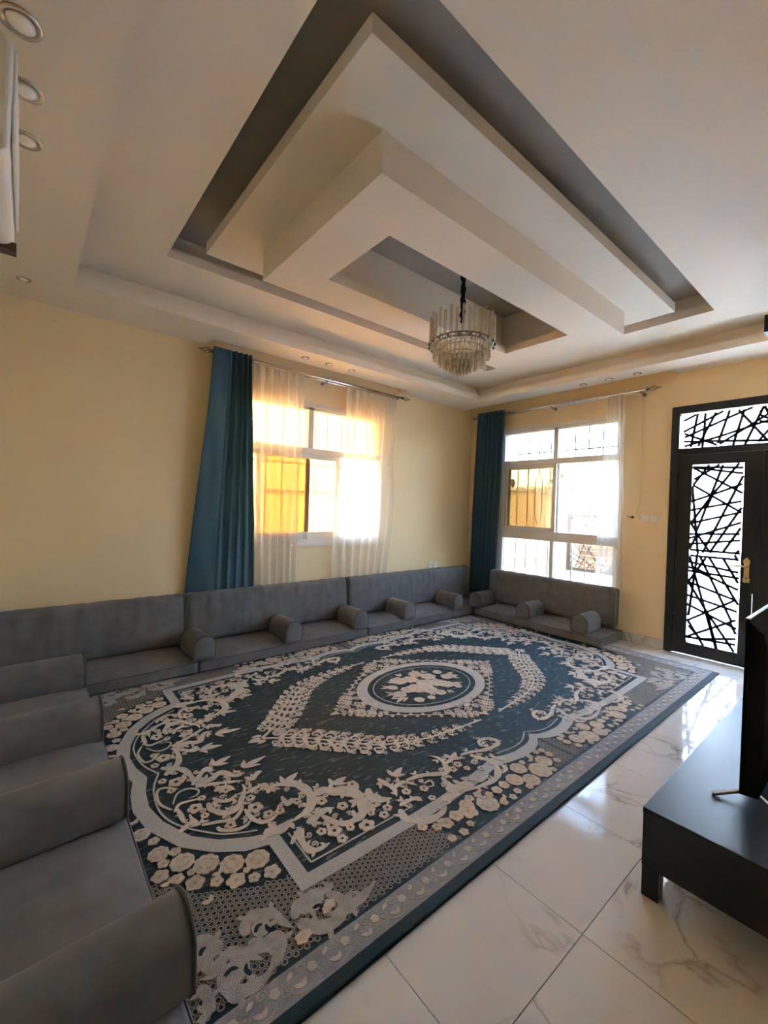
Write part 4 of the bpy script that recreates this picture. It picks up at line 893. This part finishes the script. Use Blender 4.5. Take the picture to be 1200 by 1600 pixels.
# ================================================================== CURTAINS
def curtain(name, axis, top, bot, z0, z1, d_top, d_bot, amp, nf, mat, label, cat, seed, flat=0.0, ns=90, nt=44, bulge=0.0, head=0.09, sag=None):
    mb = MB(); rnd = random.Random(seed)
    ph = [rnd.uniform(0, 6.28) for _ in range(4)]
    for j in range(nt + 1):
        t = j / nt; z = z1 + (z0 - z1) * t
        for i in range(ns + 1):
            s = i / ns
            a = top[0] + (top[1] - top[0]) * s; b = bot[0] + (bot[1] - bot[0]) * s
            e = t * t * (3 - 2 * t) * 0.5 + t * 0.5
            c = a + (b - a) * e
            sf = max(0.0, (s - flat) / (1 - flat)); on = min(1.0, sf * 8) if flat else 1.0
            f = nf * (sf ** 1.12) * 2 * PI
            w = math.sin(f + ph[0] + 0.5 * math.sin(t * 3 + ph[1])) + 0.35 * math.sin(2.3 * f + ph[2] + t * 2.0) * (1 - 0.5 * t)
            k = amp * (0.55 + 0.45 * min(1, t / head)) * on * (1.0 + 0.25 * math.sin(t * 5 + ph[3] + s * 4))
            if z0 > 0.4: k *= 1 - 0.65 * max(0.0, min(1.0, (t - 0.7) / 0.2))      # flattened where it is tucked behind the cushions
            d = d_top + (d_bot - d_top) * e + k * w
            d += 0.010 * noise.noise(Vector((s * 5 + seed, t * 5, 0)))
            if bulge: c += bulge * math.sin(PI * min(1, max(0, (t - 0.35) / 0.65))) * (s - 0.5); d += 0.05 * abs(bulge) * 5 * math.sin(PI * t) * 0.4
            c += 0.25 * amp * math.cos(f + ph[0])
            zz = z + (0.012 * math.sin(f) if j == nt else 0) + (sag(s) * t if sag else 0)
            d = max(0.022, d)
            mb.v.append((c, -d, zz) if axis == 'x' else (-d, c, zz))
    for j in range(nt):
        for i in range(ns):
            q = j * (ns + 1) + i; mb.f.append((q, q + 1, q + ns + 2, q + ns + 1))
    o = mb.build(name, mat, None, True)
    if mat != 'sheer':
        sm = o.modifiers.new('thickness', 'SOLIDIFY'); sm.thickness = 0.004
    tag(o, label, cat)
    return o
def eyelets(o, axis, pts, z, d):
    for a in pts:
        ring_ = [((a + 0.0, -d + 0.0 + 0.024 * math.cos(t), z + 0.024 * math.sin(t)) if axis == 'x' else (-d + 0.024 * math.cos(t), a, z + 0.024 * math.sin(t))) for t in [2 * PI * i / 16 for i in range(16)]]
        MB().tube(ring_, 0.005, 6, True).build('eyelet', 'chrome', o, smooth=True)
b1 = curtain('blue_curtain', 'x', (-4.045, -3.665), (-4.225, -3.535), 0.52, 2.955, 0.150, 0.036, 0.026, 4.2, 'curtain_blue', 'long teal blue curtain drawn to the left of the sliding window', 'curtain', 3, flat=0.40)
eyelets(b1, 'x', [-4.03, -3.80, -3.70], 2.90, 0.12)
curtain('sheer_curtain', 'x', (-3.655, -3.03), (-3.53, -3.03), 0.50, 2.895, 0.105, 0.036, 0.020, 6.0, 'sheer', 'white sheer curtain hanging next to the blue curtain', 'curtain', 5)
curtain('sheer_curtain', 'x', (-2.475, -1.705), (-2.57, -1.735), 0.50, 2.885, 0.105, 0.036, 0.024, 7.0, 'sheer', 'white sheer curtain billowing over the right half of the sliding window', 'curtain', 8, bulge=0.10)
b2 = curtain('blue_curtain', 'y', (-0.705, -0.235), (-0.575, -0.13), 0.20, 2.915, 0.150, 0.085, 0.030, 6.0, 'curtain_blue', 'long teal blue curtain in the corner left of the tall window', 'curtain', 12)
eyelets(b2, 'y', [-0.69, -0.30], 2.865, 0.12)
curtain('sheer_curtain', 'y', (-2.30, -2.12), (-2.325, -2.00), 0.50, 2.865, 0.105, 0.036, 0.022, 4.0, 'sheer', 'white sheer curtain gathered at the right of the tall window', 'curtain', 15)

def rod(name, axis, a0, a1, z, label, brk):
    r = tag(empty(name), label, 'curtain rod')
    P = (lambda a, d, zz: (a, -d, zz)) if axis == 'x' else (lambda a, d, zz: (-d, a, zz))
    MB().tube([P(a0, 0.12, z), P(a1, 0.12, z)], 0.013, 12).build('pole', 'chrome', r, smooth=True)
    MB().tube([P(a0 + 0.05, 0.075, z - 0.012), P(a1 - 0.05, 0.075, z - 0.012)], 0.008, 10).build('rear_pole', 'chrome', r, smooth=True)
    for a, sg in ((a0, -1), (a1, 1)):
        f = MB(); f.tube([P(a, 0.12, z), P(a + sg * 0.02, 0.12, z)], 0.018, 10)
        for q in range(4):                            # twisted cage finial
            pts = []
            for i in range(13):
                t = i / 12; rr_ = 0.026 * math.sin(PI * t); an = q * PI / 2 + t * 3.0
                pts.append(P(a + sg * (0.02 + 0.10 * t), 0.12 + rr_ * math.cos(an), z + rr_ * math.sin(an)))
            f.tube(pts, 0.003, 5)
        f.tube([P(a + sg * 0.12, 0.12, z), P(a + sg * 0.15, 0.12, z)], [0.008, 0.002], 8)
        f.build('finial', 'steel_dark', r, smooth=True)
    for a in brk:
        b = MB(); b.tube([P(a, 0.0, z - 0.03), P(a, 0.06, z - 0.035), P(a, 0.12, z - 0.016)], 0.007, 8); b.lathe([(0.02, 0), (0.02, 0.008)], P(a, 0.008 if axis == 'x' else 0.008, z - 0.03), 12, 'y' if axis == 'x' else 'x')
        b.build('bracket', 'steel_dark', r, smooth=True)
    return rebase(r, P((a0 + a1) / 2, 0.06, z))
rod('curtain_rod', 'x', -4.03, -1.60, 2.912, 'double chrome curtain rod over the sliding window', [-3.98, -2.75, -1.66])
rod('curtain_rod', 'y', -2.53, -0.24, 2.862, 'chrome curtain rod over the tall right window with twisted finial', [-2.47, -1.40, -0.30])
cd = tag(empty('pull_string'), 'thin looped pull cord hanging from the rod beside the door', 'cord')
for k_, o_ in ((0, 0.0), (1, 0.018)):
    MB().tube(catmull([(-0.05, -2.475 - o_, 2.83), (-0.03, -2.475 - o_ * 1.4, 2.2), (-0.025, -2.47 - o_ * 0.6, 1.7), (-0.022, -2.455 + o_, 1.5), (-0.02, -2.47 - o_, 1.43)], 6), 0.0022, 5).build('strand', 'cord_cream', cd, smooth=True)
rebase(cd, (-0.03, -2.475, 1.43))

# ================================================================== SMALL WALL THINGS
for y, t in ((-2.523, 'left'), (-2.617, 'right')):
    s = tag(empty('light_switch'), f'white square light switch by the door, {t} one of the pair', 'switch', 'light switches by the door')
    box(-0.010, y - 0.041, 1.382, 0.0, y + 0.041, 1.464).build('plate', 'white_plastic', s, bevel=0.004)
    box(-0.014, y - 0.028, 1.395, -0.010, y + 0.028, 1.451).build('rocker', 'white_plastic', s, bevel=0.002)
    rebase(s, (0, y, 1.423))
for x, t in ((-0.845, 'left'), (-0.735, 'right')):
    s = tag(empty('wall_socket'), f'white wall socket above the corner back cushion, {t} one', 'socket', 'sockets over the corner seat')
    box(x - 0.043, -0.010, 0.60, x + 0.043, 0.0, 0.686).build('plate', 'white_plastic', s, bevel=0.004)
    for dx in (-0.012, 0.012): box(x + dx - 0.003, -0.0108, 0.635, x + dx + 0.003, -0.010, 0.65).build('pin_hole', 'black_plastic', s)
    box(x - 0.004, -0.0108, 0.66, x + 0.004, -0.010, 0.67).build('pin_hole', 'black_plastic', s)
    rebase(s, (x, 0, 0.643))
hk = tag(empty('wall_hook'), 'small brown tie-back hook on the wall left of the switches', 'hook')
MB().lathe([(0.016, -0.006), (0.016, 0.0)], (0, -2.39, 1.438), 12, 'x').build('rosette', 'dark_brown', hk)
MB().tube(catmull([(-0.006, -2.39, 1.438), (-0.04, -2.385, 1.436), (-0.055, -2.37, 1.440), (-0.05, -2.35, 1.452)], 4), 0.005, 6).build('hook_arm', 'dark_brown', hk, smooth=True)
rebase(hk, (0, -2.39, 1.438))

# ================================================================== CEILING LIGHTS
def downlight(x, y, label, grp, r=0.05):
    d = tag(empty('downlight', (x, y, HC)), label, 'downlight', grp)
    MB().lathe([(r, 0.0), (r, -0.004), (r * 0.86, -0.007), (r * 0.74, -0.004), (r * 0.70, 0.0)], (0, 0, 0), 24).build('trim_ring', 'lamp_reflector', d, smooth=True)
    MB().lathe([(r * 0.70, -0.003), (r * 0.45, -0.012), (r * 0.2, -0.016)], (0, 0, 0), 20).build('lamp_face', 'lens_white', d, smooth=True)
for x, y, t in ((-5.436, -2.527, 'nearest of the three in the row by the air conditioner'), (-5.425, -2.238, 'middle of the three in the row by the air conditioner'), (-5.425, -1.943, 'farthest of the three in the row by the air conditioner')): downlight(x, y, 'recessed downlight, ' + t, 'downlights by the air conditioner', 0.058)
downlight(-5.433, -0.392, 'single recessed downlight in the far left ceiling corner', None, 0.042)
for x, y, t in ((-3.183, -0.365, 'left'), (-2.895, -0.370, 'middle'), (-2.592, -0.365, 'right')): downlight(x, y, f'recessed downlight over the sliding window, {t} of three', 'downlights over the sliding window', 0.042)
for x, y, t in ((-0.315, -1.907, 'left'), (-0.320, -2.210, 'middle'), (-0.325, -2.502, 'right')): downlight(x, y, f'recessed downlight over the tall window, {t} of three', 'downlights over the tall window', 0.042)

# ------------------------------------------------------------------ chandelier
CX, CY = -2.84, -2.178
ch = tag(empty('chandelier', (CX, CY, 0)), 'tiered crystal chandelier hanging on a black sleeved chain', 'chandelier')
MB().lathe([(0.07, 3.408), (0.07, 3.385), (0.03, 3.36)], (0, 0, 0), 20).build('ceiling_cup', 'chrome', ch, smooth=True)
pts = [(0.004 * math.sin(i * 1.7), 0.004 * math.cos(i * 2.1), 3.37 - 0.46 * i / 24) for i in range(25)]
MB().tube(pts, [0.018 + 0.004 * math.sin(i * 1.3) for i in range(25)], 10).build('chain_sleeve', 'black_fabric', ch, smooth=True)
MB().tube([(0, 0, 2.91), (0, 0, 2.60)], 0.006, 8).build('stem', 'chrome', ch)
def hoop(r, z, t=0.006): MB().tube([(r * math.cos(2 * PI * i / 40), r * math.sin(2 * PI * i / 40), z) for i in range(40)], t, 6, True).build('hoop', 'steel_dark', ch, smooth=True)
for a in range(6):
    MB().tube([(0, 0, 2.80), (0.23 * math.cos(a * PI / 3), 0.23 * math.sin(a * PI / 3), 2.745)], 0.004, 6).build('spoke', 'chrome', ch)
crys = {}
def crystal(r, a, z0, z1, w):
    key = (round(z1 - z0, 3), w)
    if key not in crys:
        h = z1 - z0; mb = MB(); n = 6
        mb.lathe([(w * 0.55, 0), (w, 0.012), (w, h - 0.012), (w * 0.55, h)], (0, 0, 0), n); crys[key] = mb.mesh('crystal')
    o = link('crystal', crys[key], 'crystal', ch); o.location = (r * math.cos(a), r * math.sin(a), z0); o.rotation_euler = (0, 0, a)
tiers = [(0.242, 2.735, 2.920, 34, 0.0095), (0.212, 2.625, 2.745, 36, 0.0085), (0.165, 2.575, 2.715, 30, 0.0085), (0.118, 2.540, 2.680, 24, 0.008), (0.072, 2.520, 2.655, 16, 0.008), (0.030, 2.500, 2.63, 8, 0.008)]
for r, z0, z1, n, w in tiers:
    for i in range(n): crystal(r, 2 * PI * i / n, z0 + (0.008 if i % 2 else 0), z1 + ((0.03 if r > 0.24 else 0.008) if i % 2 else 0), w)
    hoop(r - 0.012 if r < 0.24 else r - 0.012, z1 - 0.01 if r < 0.24 else z0 + 0.015, 0.006 if r > 0.2 else 0.0035)
for i in range(20): MB().lathe([(0.004, 2.715), (0.012, 2.727), (0.004, 2.74)], (0.25 * math.cos(i * PI / 10), 0.25 * math.sin(i * PI / 10), 0), 8).build('bead', 'steel_dark', ch, smooth=True)
for o in ch.children:
    if o.name.startswith('crystal'): o.location.z -= 0.0

# ------------------------------------------------------------------ split air conditioner on the left wall
ac = tag(empty('air_conditioner'), 'white split air conditioner at the left edge under the ceiling', 'air conditioner')
mb = MB(); ya, yb = -2.98, -2.43
prof = [(XL, 2.31), (XL + 0.10, 2.292), (XL + 0.215, 2.296), (XL + 0.236, 2.315), (XL + 0.240, 2.57), (XL + 0.222, 2.605), (XL, 2.61)]
k = len(prof); mb.v = [(x, ya, z) for x, z in prof] + [(x, yb, z) for x, z in prof]
mb.f = [tuple(range(k)), tuple(range(2 * k - 1, k - 1, -1))] + [(i, k + i, k + (i + 1) % k, (i + 1) % k) for i in range(k)]
mb.build('body', 'ac_white', ac, bevel=0.012, seg=3)
box(XL + 0.238, ya + 0.04, 2.36, XL + 0.247, yb - 0.03, 2.585).build('front_panel', 'ac_white', ac, bevel=0.004)
MB().bar((XL + 0.155, ya + 0.08, 2.290), (XL + 0.155, yb - 0.08, 2.290), 0.085, 0.010, (0, 0, 1)).build('vent_flap', 'white_plastic', ac)
box(XL + 0.20, yb - 0.06, 2.286, XL + 0.243, yb - 0.012, 2.312).build('display', 'dark_brown', ac)
rebase(ac, (XL, -2.70, 2.28))

# ================================================================== TELEVISION CORNER
kx0, kx1, ky0, ky1, kt = -3.538, -1.75, -4.30, -3.772, 0.342
tc = tag(empty('tv_console'), 'low black wooden television bench on square legs', 'tv bench')
box(kx0, ky0, kt - 0.022, kx1, ky1, kt).build('table_top', 'black_wood', tc, bevel=0.002)
ap = MB(); az = 0.118
ap.box(kx0 + 0.002, ky0 + 0.002, az, kx0 + 0.022, ky1 - 0.002, kt - 0.022); ap.box(kx1 - 0.022, ky0 + 0.002, az, kx1 - 0.002, ky1 - 0.002, kt - 0.022)
ap.box(kx0 + 0.022, ky0 + 0.002, az, kx1 - 0.022, ky0 + 0.02, kt - 0.022); ap.box(kx0 + 0.022, ky0 + 0.02, az, kx1 - 0.022, ky1 - 0.02, az + 0.016)
ap.build('cabinet_box', 'black_wood', tc)
for i in range(3):
    w = (kx1 - kx0 - 0.05) / 3; a = kx0 + 0.025 + i * w
    box(a + 0.002, ky1 - 0.02, az, a + w - 0.002, ky1 - 0.003, kt - 0.024).build('drawer_front', 'black_wood', tc, bevel=0.001)
for x in (kx0 + 0.003, kx1 - 0.058):
    for y in (ky0 + 0.003, ky1 - 0.061): box(x, y, 0.0, x + 0.055, y + 0.058, az).build('leg', 'black_wood', tc, bevel=0.002)
rebase(tc, ((kx0 + kx1) / 2, (ky0 + ky1) / 2, 0))
tv = tag(empty('television'), 'large black flat television seen from its edge on the black bench', 'television')
tx0, tx1, tyf = -3.19, -1.95, -3.998
box(tx0, tyf - 0.012, 0.372, tx1, tyf, 1.075).build('screen_panel', 'black_plastic', tv, bevel=0.003)
bk = MB(); pf = [(-0.012, 0.372), (-0.060, 0.378), (-0.066, 0.42), (-0.066, 0.98), (-0.056, 1.02), (-0.014, 1.062), (-0.012, 1.062)]
k = len(pf); bk.v = [(tx0 + 0.004, tyf + a, z) for a, z in pf] + [(tx1 - 0.004, tyf + a, z) for a, z in pf]
bk.f = [tuple(range(k)), tuple(range(2 * k - 1, k - 1, -1))] + [(i, k + i, k + (i + 1) % k, (i + 1) % k) for i in range(k)]
bk.build('rear_housing', 'black_plastic', tv)
box(tx0, tyf - 0.013, 1.0745, tx1, tyf + 0.001, 1.079).build('top_bezel', 'steel_dark', tv)
for x in (tx0 + 0.02, tx1 - 0.10):
    f = MB()
    f.bar((x + 0.03, tyf - 0.03, 0.385), (x - 0.06 if x < -3 else x + 0.12, tyf + 0.075, kt + 0.006), 0.014, 0.012)
    f.bar((x + 0.03, tyf - 0.03, 0.385), (x + 0.0, tyf - 0.12, kt + 0.006), 0.014, 0.012)
    f.build('foot', 'chrome', tv, bevel=0.002)
rebase(tv, ((tx0 + tx1) / 2, tyf, kt))
sh = tag(empty('wall_shelf'), 'black wall shelf whose end shows at the upper right edge', 'shelf')
box(-3.0, YF, 2.268, -1.6, -3.985, 2.286).build('bottom_board', 'black_wood', sh)
box(-3.0, YF, 2.322, -1.6, -3.985, 2.34).build('top_board', 'black_wood', sh)
for a in (-3.0, -1.618): box(a, YF, 2.286, a + 0.018, -3.985, 2.322).build('end_board', 'black_wood', sh)
box(-2.982, -4.003, 2.286, -1.618, -3.985, 2.322).build('front_board', 'black_wood', sh)
rebase(sh, (-2.3, YF, 2.268))
